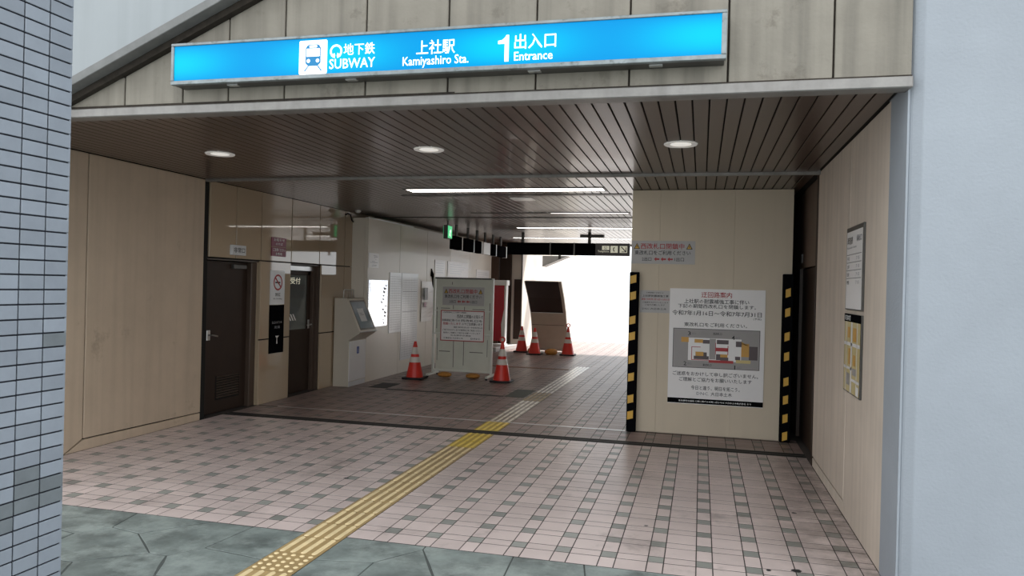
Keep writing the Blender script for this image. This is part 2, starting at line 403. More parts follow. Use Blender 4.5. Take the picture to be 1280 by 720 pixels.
part('drain_channel', MB().box(-4.95, -2.96, 11.36, 11.46, -.004, .003), 'black_rubber', floor)
part('rust_strip', MB().box(-5.0, -2.66, 15.55, 15.72, -.004, .003), 'rust', floor)
for x, y, s_ in ((-3.0, 6.1, .02), (-.35, 5.6, .015), (.62, 5.0, .03), (.45, 4.95, .02), (.75, 6.3, .02)):
    part('dark_spot', MB().prism([(x+s_*math.cos(t)*RS.uniform(.7, 1.5), y+s_*math.sin(t)*RS.uniform(.6, 1)) for t in [k*.9 for k in range(7)]], 'z', .0, .0015), 'print_black', floor)

# yellow tactile path
tp = root('floor_tactile_path', loc=(-2.452, 4, 0))
def bar(mb, x, y0, y1, w=.017, h=.006):
    a = w*.62
    pts = [(x-w, y0+a), (x-w*.5, y0), (x+w*.5, y0), (x+w, y0+a), (x+w, y1-a), (x+w*.5, y1), (x-w*.5, y1), (x-w, y1-a)]
    top = [(x+(p-x)*.6, (y0+y1)/2+(q-(y0+y1)/2)*.975) for p, q in pts]
    n = 8; mb.add([(p, q, 0) for p, q in pts]+[(p, q, h) for p, q in top], [tuple(range(n, 2*n))]+[(i, (i+1) % n, n+(i+1) % n, n+i) for i in range(n)])
def blockmesh(m, mb2, L=.305, dots=False):
    h = L/2-.003
    mb = MB(); w = .1525
    mb.add([(-w, -h, -.008), (w, -h, -.008), (w, h, -.008), (-w, h, -.008), (-w, -h, .001), (w, -h, .001), (w, h, .001), (-w, h, .001)],
           [(4, 5, 6, 7), (0, 1, 5, 4), (1, 2, 6, 5), (2, 3, 7, 6), (3, 0, 4, 7)])
    nb = len(mb.f)
    if dots:
        for i in range(5):
            for j in range(5):
                mb.add(*(lambda cx, cy: ([(cx+.017*math.cos(t*math.pi/4), cy+.017*math.sin(t*math.pi/4), .001) for t in range(8)]+[(cx+.010*math.cos(t*math.pi/4), cy+.010*math.sin(t*math.pi/4), .006) for t in range(8)],
                    [tuple(range(8, 16))]+[(t, (t+1) % 8, 8+(t+1) % 8, 8+t) for t in range(8)]))(-.12+.06*i, -.12+.06*j))
    else:
        for i in range(4): bar(mb, -.1125+.075*i, -h+.006, h-.006, .019)
    me = bpy.data.meshes.new('tactile_block'); me.from_pydata(mb.v, [], mb.f); me.materials.append(MT[m]); me.materials.append(MT[mb2])
    for i, p in enumerate(me.polygons): p.material_index = 0 if i < nb else 1
    me.update(); return me
BM = {'a': blockmesh('yellow_tactile', 'tactile_bar'), 'b': blockmesh('yellow_fresh', 'tactile_bar_fresh'), 'c': blockmesh('tactile_pale', 'tactile_bar_pale'), 'd': blockmesh('tactile_worn', 'yellow_tactile')}
BD = blockmesh('yellow_tactile', 'tactile_bar', dots=True)
def tb(c, me): link('tactile_block', me, tp, Vector((-2.452, c, .001))-wpos(tp))
y = 4.305-.305*6
while y+.305 < GROOVE[0]+.01:
    c = y+.1525; tb(c, BD if 3.9 < c < 4.2 else BM['a'] if c < 7.6 else BM['b']); y += .305
hl = GROOVE[0]-.003-y
if hl > .05: tb(y+hl/2, blockmesh('yellow_fresh', 'tactile_bar_fresh', hl))
y = GROOVE[1]+.003
for k in range(2): tb(y+.1475, blockmesh('yellow_fresh', 'tactile_bar_fresh', .295)); y += .295
y = 9.27
while y < 16.0:
    c = y+.1525; tb(c, BM['d'] if 11.2 < c < 12.1 else BM['c']); y += .305

# ------------------------------------------------------------ building front, with an added sun-blocking mass
bl = root('wall_sun_block')
part('sun_block_mass', MB().box(-9.5, 4, YF+.12, 20.9, 3.12, 9.5), 'concrete_plain', bl)  # unseen mass added overhead, raised high enough to shade the forecourt from the sun
# fascia panels, left end cut along the stair slope
wf = root('wall_front')
slope = lambda x: 3.071+.433*(x+4.62)
part('fascia_backing', MB().prism([(-9, 3.0), (1.12, 3.0), (1.12, 9.4), (-9, 9.4)], 'y', YF+.02, YF+.12), 'grime', wf)
sx = [-5.2, -4.167, -3.67, -3.296, -2.852, -2.24, -1.652, -1.06, -.467, .121, .712, 1.132]
for a, b in zip(sx, sx[1:]):
    a += .006; b -= .006
    za, zb = max(2.985, slope(a)-.06), max(2.985, slope(b)-.06)
    if slope(b)-.06 < 2.99: continue
    pts = [(a, 2.985), (b, 2.985), (b, min(zb, 4.6)), (a, min(za, 4.6))] if za > 2.99 else [(a, 2.985), (b, 2.985), (b, zb)]
    part('fascia_panel', MB().prism(pts, 'y', YF, YF+.03), 'fascia', wf, bevel=.004)
for a, b in ((-4.9, -3.0), (-3.0, -1.6), (-1.6, 1.13)):
    part('grime_band', MB().box(a, b, YF-.002, YF+.02, 2.978, 2.99 if a > -2 else 2.998), 'grime', wf)
# smooth grey concrete of the stairway above the slope, with its coping and dark shadow gap
w2 = root('wall_stair')
n_ = Vector((-.433, 0, 1)).normalized(); xa, xb = -9.0, -.6
def band(o0, o1): return [(xa, slope(xa)+o0), (xb, slope(xb)+o0), (xb, slope(xb)+o1), (xa, slope(xa)+o1)]
part('stair_wall', MB().prism([(xa, slope(xa)+.06), (xb, slope(xb)+.06), (xb, 8), (xa, 8)], 'y', YF-.10, YF+.02), 'concrete_plain', w2)
part('coping', MB().prism(band(-.005, .062), 'y', YF-.15, YF+.01), 'coping', w2, bevel=.004)
part('shadow_gap', MB().prism(band(-.058, -.007), 'y', YF-.05, YF+.01), 'grime', w2)
t1 = part('trim_1', MB().box(-9, XR+.01, YF-.03, YF+.10, 2.912, 2.976), 'trim_metal', None, bevel=.006); t1['kind'] = 'structure'
# ------------------------------------------------------------ ceiling boards
ceil = root('ceiling')
part('ceiling_backing', MB().box(-6.2, 1.5, YF+.1, 21.2, CZ+.02, CZ+.17), 'black_gap', ceil)
PB = .1075
def boards(y0, y1, x0, x1):
    i = math.ceil((x0-.022)/PB)
    mb = MB().box(-PB/2+.0055, PB/2-.0055, y0, y1, 0, .014)
    me = mb.mesh('ceiling_board', 'ceiling_board', (0, 0, 0), bevel=.0025)
    while .022+(i+1)*PB <= x1+.05:
        link('ceiling_board', me, ceil, (.022+(i+.5)*PB, 0, CZ)); i += 1
boards(YF+.10, 7.985, XL, XR); boards(8.03, 12.88, XL, XR+.02); boards(12.93, 21.0, -5.95, 1.2)
t = part('trim_2', MB().box(XL, XR, 7.985, 8.03, CZ-.03, CZ+.02), 'trim_metal', None, bevel=.004); t['kind'] = 'structure'
t = part('trim_3', MB().box(XL, XR, 12.88, 12.93, CZ-.012, CZ+.02), 'dark_alu', None); t['kind'] = 'structure'
t = part('trim_4', MB().box(-6.2, 1.5, 20.95, 21.15, CZ-.04, CZ+.25), 'trim_metal', None); t['kind'] = 'structure'

# ------------------------------------------------------------ left wall
wl = root('wall_left')
part('wall_core', MB().box(-6.5, XL-.03, YF+.1, 8.03, 0, 3.0), 'black_gap', wl)
part('wall_core', MB().box(-6.6, XL-.22, 8.03, 12.2, 0, 3.0), 'black_gap', wl)
part('wall_core', MB().box(-6.6, XL-.02, 12.0, 21.0, 0, 3.0), 'wall_beige', wl)
part('wall_panel', MB().prism([(YF+.1, 0), (5.95, 0), (6.185, .115), (6.185, 2.94), (YF+.1, 2.94)], 'x', XL-.03, XL), 'wall_beige', wl, bevel=.004)
part('wall_panel', MB().prism([(6.200, .118), (7.99, .098), (7.99, 2.94), (6.200, 2.94)], 'x', XL-.03, XL), 'wall_beige', wl, bevel=.004)
part('plinth', MB().prism([(5.98, 0), (6.205, .105), (7.99, .085), (7.99, 0)], 'x', XL-.03, XL-.002), 'wall_beige', wl, bevel=.003)
part('corner_recess', MB().box(XL-.04, XL-.015, 7.99, 8.085, 0, CZ), 'black_gap', wl)
ys = [8.088, 8.645, 9.222, 10.012, 10.86, 11.72, 12.64]
for a, b in zip(ys, ys[1:]):
    part('glossy_panel', MB().box(XL-.03, XL, a+.009, b-.009, 2.004, CZ-.004), 'gloss_panel', wl, bevel=.003)
for a, b in ((9.222, 10.012), (10.93, 11.72), (11.72, 12.64)):
    part('glossy_panel', MB().box(XL-.03, XL, a+.006, b-.009, .909, 1.988), 'gloss_panel', wl, bevel=.003)
    part('glossy_panel', MB().box(XL-.03, XL, a+.006, b-.009, .0, .893), 'gloss_panel', wl, bevel=.003)
# the returns of the stile and lintel beside the recessed doors
part('stile_return', MB().box(XL-.22, XL-.032, 9.226, 9.245, .0, 1.985), 'gloss_panel', wl)
part('stile_core', MB().box(XL-.22, XL-.032, 9.26, 10.0, .0, 1.985), 'black_gap', wl)
part('lintel_soffit', MB().box(XL-.22, XL-.032, 8.09, 9.226, 1.97, 1.985), 'door_frame_brown', wl)
part('lintel_soffit', MB().box(XL-.22, XL-.032, 10.01, 10.93, 1.97, 1.985), 'door_frame_brown', wl)
part('jamb_return', MB().box(XL-.22, XL-.032, 10.915, 10.93, 0, 1.985), 'door_frame_brown', wl)
part('stile_core', MB().box(XL-.22, XL-.032, 10.94, 12.2, 0, 1.985), 'black_gap', wl)
part('backing_strip', MB().box(XL-.22, XL-.032, 8.03, 8.09, 0, 2.94), 'black_gap', wl)
part('lintel_core', MB().box(XL-.22, XL-.032, 8.09, 12.2, 1.99, 2.94), 'black_gap', wl)

d1 = root('door_1', loc=(XL-.14, 8.65, 0))
part('door_leaf', MB().box(XL-.16, XL-.12, 8.13, 9.09, .01, 1.96), 'door_brown', d1, bevel=.004)
part('door_frame', MB().box(XL-.18, XL-.06, 9.09, 9.222, 0, 1.965), 'door_frame_brown', d1, bevel=.004)
part('door_frame', MB().box(XL-.18, XL-.05, 8.09, 8.13, 0, 1.965), 'door_frame_brown', d1, bevel=.004)
part('door_closer', MB().box(XL-.12, XL-.07, 8.72, 9.0, 1.87, 1.925), 'dark_alu', d1, bevel=.005)
lv = part('louver', MB().box(XL-.121, XL-.115, 8.44, 8.95, .17, .48), 'black_gap', d1)
for k in range(9):
    z = .19+k*.033
    part('slat', MB().add([(XL-.117, 8.46, z), (XL-.117, 8.93, z), (XL-.103, 8.93, z+.012), (XL-.103, 8.46, z+.012), (XL-.117, 8.46, z+.024), (XL-.117, 8.93, z+.024)], [(0, 1, 2, 3), (3, 2, 5, 4), (0, 3, 4), (1, 5, 2)]), 'door_frame_brown', lv)
kn = part('handle_plate', MB().box(XL-.12, XL-.112, 8.24, 8.31, .95, 1.08), 'alu', d1, bevel=.004)
part('lever', MB().tube([(XL-.115, 8.275, 1.02), (XL-.06, 8.275, 1.02), (XL-.055, 8.30, 1.015), (XL-.055, 8.38, 1.0)], .009), 'alu', kn, smooth=True)
d2 = root('door_2', loc=(XL-.14, 10.5, 0))
part('door_leaf', MB().box(XL-.17, XL-.13, 10.05, 10.83, .01, .98), 'door_brown', d2, bevel=.004)
part('door_leaf', MB().box(XL-.17, XL-.13, 10.74, 10.83, .98, 1.88), 'door_brown', d2, bevel=.004)
part('door_leaf', MB().box(XL-.17, XL-.13, 10.05, 10.12, .98, 1.88), 'door_brown', d2, bevel=.004)
part('door_leaf', MB().box(XL-.17, XL-.13, 10.05, 10.83, 1.82, 1.88), 'door_brown', d2, bevel=.004)
gl = part('glass_pane', MB().box(XL-.16, XL-.145, 10.12, 10.74, .98, 1.82), 'glass_dark', d2)
part('door_frame', MB().box(XL-.18, XL-.08, 10.83, 10.93, 0, 1.965), 'door_frame_brown', d2, bevel=.004)
part('door_frame', MB().box(XL-.18, XL-.08, 10.01, 10.05, 0, 1.965), 'door_frame_brown', d2, bevel=.004)
part('transom_bar', MB().box(XL-.18, XL-.10, 10.05, 10.83, 1.885, 1.96), 'alu', d2, bevel=.004)
hp = part('handle_plate', MB().box(XL-.13, XL-.122, 10.76, 10.81, .98, 1.12), 'alu', d2, bevel=.003)
part('lever', MB().tube([(XL-.125, 10.785, 1.05), (XL-.07, 10.785, 1.05), (XL-.065, 10.76, 1.045), (XL-.065, 10.64, 1.04)], .009), 'alu', hp, smooth=True)
Fd = Face((XL-.145, 10.12, .98), (0, 1, 0)); lettering('受付', Fd, .12, .70, .42, .80, 'icon_cream', d2)
for k in range(3): poly(Fd, [(.14+.07*k, .14), (.18+.07*k, .14), (.10+.07*k, .24), (.06+.07*k, .24)], 'print_white', d2)

# ------------------------------------------------------------ right wall
wr = root('wall_right')
part('wall_core', MB().box(XR+.03, 1.7, YF+.1, 8.1, 0, 3.0), 'black_gap', wr)
part('wall_panel', MB().prism([(5.125, 0), (6.1, 0), (6.372, .10), (6.372, 2.95), (5.125, 2.95)], 'x', XR, XR+.03), 'wall_right_beige', wr, bevel=.004)
part('wall_panel', MB().prism([(6.386, .115), (8.07, .10), (8.07, 2.95), (6.386, 2.95)], 'x', XR, XR+.03), 'wall_right_beige', wr, bevel=.004)
part('plinth', MB().prism([(6.13, 0), (6.392, .098), (8.07, .085), (8.07, 0)], 'x', XR+.002, XR+.03), 'wall_right_beige', wr, bevel=.003)
part('jamb', MB().box(XR-.005, XR+.10, 8.08, 8.17, 0, CZ), 'door_brown', wr, bevel=.004)
wrr = root('wall_right_rear')
part('wall_panel', MB().box(1.16, 1.2, 8.17, 12, 2.03, CZ), 'brown_wall', wrr)
part('wall_panel', MB().box(1.16, 1.2, 9.76, 12, 0, 2.03), 'brown_wall', wrr)
part('wall_core', MB().box(1.26, 1.7, 8.1, 21, 0, 3.0), 'black_gap', wrr)
part('dark_gap_fill', MB().box(1.02, 1.26, 11.9, 12, 0, CZ), 'black_gap', wrr)  # black slab put in to fill the gap; its shade is in the colour
part('switch_plate', MB().box(1.152, 1.16, 9.50, 9.60, 2.09, 2.20), 'paper_grey', wrr, bevel=.003)
d3 = root('door_3', loc=(1.19, 8.9, 0))
part('door_leaf', MB().box(1.19, 1.23, 8.2, 9.70, 0.01, 2.02), 'door_brown', d3, bevel=.004)
part('door_frame', MB().box(1.155, 1.22, 9.70, 9.76, 0, 2.03), 'door_frame_brown', d3)
# grey concrete pillar right of the entrance
cp = root('wall_outer_right')
part('concrete_face', MB().prism([(1.145, YF+.02), (1.145+.045, YF-.012), (5.0, YF-.012), (5.0, 5.2), (1.125, 5.2), (1.125, YF+.09), (1.128, YF+.04)], 'z', -.02, 9.5), 'concrete_blue', cp, bevel=.004)
part('corner_return', MB().box(XR-.002, 1.13, YF+.03, 5.118, 0, 2.95), 'concrete_blue', cp)

# ------------------------------------------------------------ tiled pillar on the left
pl_ = root('wall_tiled_pillar', loc=(-2.5, 1.8, 0))
PX, PY = -2.12, 2.147
part('pillar_core', MB().box(-2.75, PX-.006, 1.30, PY-.006, -.01, 4.6), 'pillar_grout', pl_)
part('corner_bead', MB().box(PX-.05, PX-.0045, PY-.008, PY-.001, 0, 4.6), 'pillar_tile', pl_)
TW, TH = .0965, .0485
def ptile(m):
    return MB().box(-.006, 0, -TW/2+.0026, TW/2-.0026, -TH/2+.0026, TH/2-.0026).mesh('pillar_tile', m, (0, 0, 0), bevel=.0012)
PT = ptile('pillar_tile'); PD = ptile('pillar_tile_dark'); bulkp = MB(); bulkb = MB()
z0 = 1.1014-TH*22
for r in range(94):
    for c in range(8):
        yc = PY-.001-(c+.5)*TW; zc = z0+(r+.5)*TH
        s = seen(PX, yc, zc)
        if s and -25 < s[0] and -20 < s[1] < 740:
            dark = (c == 0 and r in (19, 20)) or (c == 1 and r in (19, 20)) or (c == 2 and r in (18, 19)) or R_.random() < .03
            link('pillar_tile', PD if dark else PT, pl_, Vector((PX, yc, zc))-wpos(pl_))
        else: bulkp.box(PX-.006, PX, yc-TW/2+.0017, yc+TW/2-.0017, zc-TH/2+.0017, zc+TH/2-.0017)
    for c in range(6):
        bulkp.box(PX-.006-(c+1)*TW+.0017, PX-.006-c*TW-.0017, PY-.006, PY, z0+r*TH+.0017, z0+(r+1)*TH-.0017)
        bulkp.box(PX-.006-(c+1)*TW+.0017, PX-.006-c*TW-.0017, 1.296, 1.303, z0+r*TH+.0017, z0+(r+1)*TH-.0017)
part('tile_field', bulkp, 'pillar_tile', pl_, kind='stuff')

# ------------------------------------------------------------ lightbox sign
sg = thing('station_sign', (-1.776, YF, 3.085), 'long blue backlit subway entrance sign box over the opening', 'sign')
X0, X1, Z0, Z1, YS = -3.66, .108, 3.088, 3.378, 4.545
part('casing', MB().box(X0+.01, X1-.01, YS+.03, YF, Z0, Z1), 'dark_alu', sg, bevel=.004)
fm = MB()
for a, b, c, d in ((X0, X1, Z0, Z0+.028), (X0, X1, Z1-.02, Z1), (X0, X0+.022, Z0+.028, Z1-.02), (X1-.03, X1, Z0+.028, Z1-.02)): fm.box(a, b, YS, YS+.04, c, d)
part('frame', fm, 'sign_frame', sg, bevel=.003)
part('light_panel', MB().box(X0+.02, X1-.028, YS+.012, YS+.03, Z0+.026, Z1-.018), 'sign_blue', sg)
for x in (-3.2, -2.3, -1.05, -.3):
    part('latch', MB().box(x-.04, x+.04, YS+.05, YS+.09, Z0-.008, Z0+.002), 'alu', sg, bevel=.002)
F = Face((0, YS+.012, 0), (1, 0, 0))
def rrect(a0, b0, a1, b1, r, n=5):
    out = []
    for cx, cy, t0 in ((a1-r, b1-r, 0), (a0+r, b1-r, 90), (a0+r, b0+r, 180), (a1-r, b0+r, 270)):
        out += [(cx+r*math.cos(math.radians(t0+90*k/n)), cy+r*math.sin(math.radians(t0+90*k/n))) for k in range(n+1)]
    return out
pic = poly(F, rrect(-2.662, 3.118, -2.455, 3.345, .012), 'glyph_lit', sg, 'pictogram_plate')
mat('train_blue', (.0, .16, .36), .4, var=0, emit=.55)
bx, bz = -2.558, 3.118
poly(F, [(bx+a, bz+b) for a, b in ((-.035, .055), (.035, .055), (.056, .075), (.056, .175), (.045, .192), (.03, .199), (-.03, .199), (-.045, .192), (-.056, .175), (-.056, .075))], 'train_blue', pic, 'train_body', 1.6)
poly(F, rrect(bx-.05, bz+.118, bx+.05, bz+.172, .005), 'glyph_lit', pic, 'train_window', 2.2)
rect(F, bx-.028, bz+.178, bx+.028, bz+.193, 'glyph_lit', pic, 'train_window', 2.2)
for s in (-1, 1):
    poly(F, [(bx+s*.034+.013*math.cos(t*.6), bz+.09+.013*math.sin(t*.6)) for t in range(10)], 'glyph_lit', pic, 'head_lamp', 2.2)
    poly(F, [(bx+s*.030, bz+.056), (bx+s*.039, bz+.056), (bx+s*.068, bz+.022), (bx+s*.056, bz+.022)][::s], 'train_blue', pic, 'rail', 1.6)
ring(F, -2.390, 3.263, .045, .013, 'glyph_lit', sg, 'subway_emblem', 1.5, math.radians(-52), math.radians(232))
for s in (-1, 1): poly(F, [(-2.390+s*.012, 3.252), (-2.390+s*.036, 3.230), (-2.390+s*.010, 3.217), (-2.390+s*.006, 3.236)][::-s], 'glyph_lit', sg, 'subway_emblem', 1.7)
lettering('地下鉄', F, -2.335, 3.232, -2.112, 3.310, 'glyph_lit', sg, .02, res=2)
lettering('SUBWAY', F, -2.438, 3.146, -2.108, 3.212, 'glyph_lit', sg, .014, res=2)
lettering('上社駅', F, -1.822, 3.208, -1.560, 3.302, 'glyph_lit', sg, .02, res=2)
lettering('Kamiyashiro Sta.', F, -1.915, 3.125, -1.468, 3.200, 'glyph_lit', sg, .012, res=2)
poly(F, [(-1.232, 3.138), (-1.205, 3.138), (-1.205, 3.304), (-1.222, 3.304), (-1.232, 3.288), (-1.250, 3.274), (-1.275, 3.270), (-1.275, 3.250), (-1.232, 3.250)], 'glyph_lit', sg, 'numeral_one', 1.5)
lettering('出入口', F, -1.170, 3.212, -.905, 3.306, 'glyph_lit', sg, .012, res=2)
lettering('Entrance', F, -1.170, 3.140, -.925, 3.195, 'glyph_lit', sg, .012, res=2)

# ------------------------------------------------------------ ceiling lights and fittings
for x, w in ((-4.56, 'leftmost of the three round downlights, near the left wall'), (-2.41, 'middle of the three round downlights in the brown ceiling'), (-.195, 'rightmost of the three round downlights in the brown ceiling')):
    t = thing('downlight', (x, 6.385, CZ), w, 'downlight', 'downlights in the front ceiling')
    part('trim_ring', MB().lathe(x, 6.385, [(.095, CZ-.004), (.132, CZ-.010), (.138, CZ-.003), (.138, CZ+.004), (.095, CZ+.004)], 32), 'lens', t, smooth=True)
    part('glass_lens', MB().lathe(x, 6.385, [(.094, CZ+.002), (.085, CZ-.006), (.05, CZ-.009), (.001, CZ-.010)], 28), 'lens_core', t, smooth=True)
def linear(x0, x1, y, w, m, label, grp='linear ceiling lights', name='linear_light'):
    t = thing(name, ((x0+x1)/2, y, CZ), label, 'ceiling light', grp)
    fr = MB(); fr.box(x0-.03, x1+.03, y-w/2-.03, y-w/2, CZ-.008, CZ+.01); fr.box(x0-.03, x1+.03, y+w/2, y+w/2+.03, CZ-.008, CZ+.01)
    fr.box(x0-.03, x0, y-w/2, y+w/2, CZ-.008, CZ+.01); fr.box(x1, x1+.03, y-w/2, y+w/2, CZ-.008, CZ+.01)
    part('frame', fr, 'dark_alu', t); part('diffuser', MB().box(x0, x1, y-w/2, y+w/2, CZ-.006, CZ+.005), m, t)
    return t
linear(-3.72, -1.19, 9.18, .26, 'tube_lit', 'long lit white ceiling light nearest the entrance')
linear(-4.0, -.92, 9.72, .07, 'tube_off', 'dark unlit slot just behind the nearest lit ceiling light', 'dark ceiling slots', 'ceiling_slot')
linear(-2.42, -1.16, 12.1, .10, 'tube_half', 'second lit ceiling light from the entrance, behind the small ceiling plate')
linear(-3.75, -2.5, 12.12, .05, 'tube_off', 'thin dark unlit slot left of the second lit ceiling light', 'dark ceiling slots', 'ceiling_slot')
linear(-3.73, -1.25, 15.15, .16, 'tube_lit', 'third lit ceiling light, in front of the hanging signs')
linear(-4.6, -1.3, 18.3, .12, 'tube_lit', 'farthest lit ceiling light, behind the hanging sign row')
t = part('ceiling_plate', MB().box(-2.58, -2.28, 10.02, 10.3, CZ-.012, CZ), 'lens', None, bevel=.003); tag(t, 'small pale rectangular plate on the ceiling behind the nearest lit light', 'ceiling plate')
t = part('smoke_detector', MB().lathe(-5.66, 11.7, [(.05, CZ), (.05, CZ-.02), (.03, CZ-.04), (.001, CZ-.042)], 16), 'white', None, smooth=True); tag(t, 'small white round detector on the ceiling by the left wall', 'detector')
t = part('ceiling_slot', MB().box(-2.75, -2.2, 17.25, 17.42, CZ-.05, CZ), 'dark_alu', None, bevel=.004); tag(t, 'short dark bar on the ceiling above the hanging sign', 'ceiling fitting')
t = part('wall_cable', MB().tube([(-5.885, 11.70, 2.87), (-5.885, 11.78, 2.905), (-5.885, 11.88, 2.89), (-5.885, 11.93, 2.80), (-5.885, 11.99, 2.775), (-5.885, 12.07, 2.81), (-5.885, 12.08, 2.84)], .011), 'black_rubber', None, smooth=True); tag(t, 'short black S-shaped cable high on the left wall', 'cable')

# green exit sign hanging by the left wall
t = thing('exit_sign', (-4.72, 13.62, 2.86), 'green glowing exit sign hanging from the ceiling near the left hoarding', 'exit sign')
part('casing', MB().box(-4.76, -4.68, 13.50, 13.76, 2.60, 2.86), 'dark_alu', t, bevel=.004)
part('lit_face', MB().box(-4.679, -4.672, 13.515, 13.745, 2.615, 2.845), 'exit_green', t)
part('lit_face', MB().box(-4.768, -4.761, 13.515, 13.745, 2.615, 2.845), 'exit_green', t)
part('hanger', MB().tube([(-4.72, 13.62, 2.86), (-4.72, 13.62, CZ)], .015), 'dark_alu', t)
F = Face((-4.672, 13.515, 2.615), (0, 1, 0)); poly(F, [(.12, .03), (.16, .03), (.13, .10), (.17, .14), (.15, .17), (.11, .15), (.07, .12), (.10, .11), (.06, .05), (.09, .04), (.115, .08)], 'exit_white', t, 'running_figure')
# row of black hanging boards along the left
row = ((14.27, 14.80, 'foam_black'), (15.0, 15.62, 'foam_black'), (15.74, 16.22, 'foam_black'), (16.36, 16.88, 'white'), (17.16, 17.45, 'foam_black'), (17.58, 18.42, 'foam_black'))
lab = ('nearest blank black board of the hanging row beside the left wall', 'wide black board second from the near end of the hanging row', 'black board just before the white one in the hanging row', 'only white board in the row of hanging boards', 'narrow black board just beyond the white hanging board', 'far-end black board of the hanging row, next to the long black sign')
for (a, b, m), l in zip(row, lab):
    t = thing('hanging_board', (-4.85, (a+b)/2, 2.44), l, 'hanging sign', 'boards hanging beside the left wall')
    part('panel', MB().box(-4.90, -4.80, a, b, 2.44, 2.71), m, t, bevel=.006)
    part('edge_strip', MB().box(-4.905, -4.795, b-.03, b+.02, 2.435, 2.715), 'white', t)
    part('hanger', MB().tube([(-4.85, (a+b)/2, 2.71), (-4.85, (a+b)/2, CZ)], .03), 'dark_alu', t)
t = thing('hanging_sign', (-2.9, 16.5, 2.44), 'long black sign hanging across the passage with pale icons at its right end', 'hanging sign')
part('casing', MB().box(-4.28, -2.28, 16.45, 16.6, 2.445, 2.715), 'foam_black', t, bevel=.008)
part('casing', MB().box(-3.3, -3.27, 16.44, 16.61, 2.44, 2.72), 'dark_alu', t)
part('casing', MB().box(-2.76, -2.73, 16.44, 16.61, 2.44, 2.72), 'dark_alu', t)
part('casing', MB().box(-2.28, -1.53, 16.45, 16.6, 2.445, 2.715), 'dark_panel', t, bevel=.008)
for x in (-3.93, -2.42): part('hanger', MB().tube([(x, 16.52, 2.71), (x, 16.52, CZ)], .035), 'dark_alu', t)
part('speaker_stub', MB().lathe(-3.08, 16.52, [(.03, 2.44), (.03, 2.36), (.001, 2.355)], 10), 'dark_alu', t)
F = Face((0, 16.45, 0), (1, 0, 0))
rect(F, -2.13, 2.57, -1.97, 2.66, 'icon_cream', t); lettering('Telephone', F, -2.22, 2.505, -1.975, 2.56, 'icon_cream', t)
lettering('公', F, -2.09, 2.58, -2.01, 2.65, 'print_black', t, k=2.5)
rect(F, -1.945, 2.51, -1.785, 2.66, 'icon_cream', t); rect(F, -1.745, 2.51, -1.58, 2.66, 'icon_cream', t)
ring(F, -1.83, 2.585, .06, .02, 'print_black', t, 'handset_icon', 2.5, math.radians(120), math.radians(240))
poly(F, [(-1.72, 2.635), (-1.705, 2.65), (-1.61, 2.55), (-1.625, 2.537)], 'print_black', t, 'arrow', 2.5)
rects(F, [(-1.70, 2.525, -1.60, 2.54), (-1.615, 2.54, -1.60, 2.63)], 'print_black', t, 'arrow', 2.5)

# ------------------------------------------------------------ signs on the left wall
def wallsign(name, y0, y1, z0, z1, x, label, cat, m='paper', th=.012, group=None):
    t = thing(name, (x, (y0+y1)/2, z0), label, cat, group)
    pt = part('plate', MB().box(x, x+th, y0, y1, z0, z1), m, t, bevel=.002); return pt, Face((x+th, y0, z0), (0, 1, 0))
t, F = wallsign('room_sign', 8.51, 8.81, 2.045, 2.175, XL, 'small pale sign with three black characters over the left brown door', 'sign', 'paper_grey', .04)
lettering('非常口', F, .03, .03, .27, .10, 'print_black', t, .02)
t, F = wallsign('notice_sign', 9.465, 9.845, 2.21, 2.34, XL, 'upper of two dark pink notices above the no-smoking sign', 'sign', 'pink_sign', group='pink notices')
lettering('お知らせ', F, .05, .075, .33, .12, 'print_white', t); lettering('のりば', F, .10, .02, .28, .06, 'print_white', t)
t, F = wallsign('notice_sign', 9.465, 9.845, 2.073, 2.203, XL, 'lower of two dark pink notices above the no-smoking sign', 'sign', 'pink_sign', group='pink notices')
lettering('ご注意ください', F, .03, .07, .35, .115, 'print_white', t); lettering('お客様', F, .10, .015, .28, .055, 'print_white', t)
t, F = wallsign('no_smoking_sign', 9.455, 9.83, 1.385, 1.87, XL, 'pale no-smoking sign with red ring between the two left doors', 'sign', 'paper_grey')
ring(F, .19, .315, .115, .024, 'print_red', t, 'red_ring', 1.5); poly(F, [(.10, .385), (.118, .40), (.285, .245), (.268, .23)], 'print_red', t, 'red_slash', 2)
rects(F, [(.12, .305, .25, .325)], 'print_black', t, 'cigarette', 1.7)
lettering('禁煙', F, .12, .115, .26, .165, 'print_black', t, .02); lettering('No Smoking', F, .08, .065, .30, .095, 'print_black', t)
t, F = wallsign('black_sign', 9.455, 9.83, .69, 1.378, XL, 'tall black information plate below the no-smoking sign', 'sign', 'foam_black')
lettering('ELEVATOR', F, .06, .42, .32, .455, 'print_grey', t); lettering('定員', F, .12, .35, .27, .39, 'print_grey', t)
poly(F, [(.18, .13), (.21, .13), (.205, .21), (.245, .245), (.15, .245), (.185, .21)], 'paper', t, 'cup_icon')

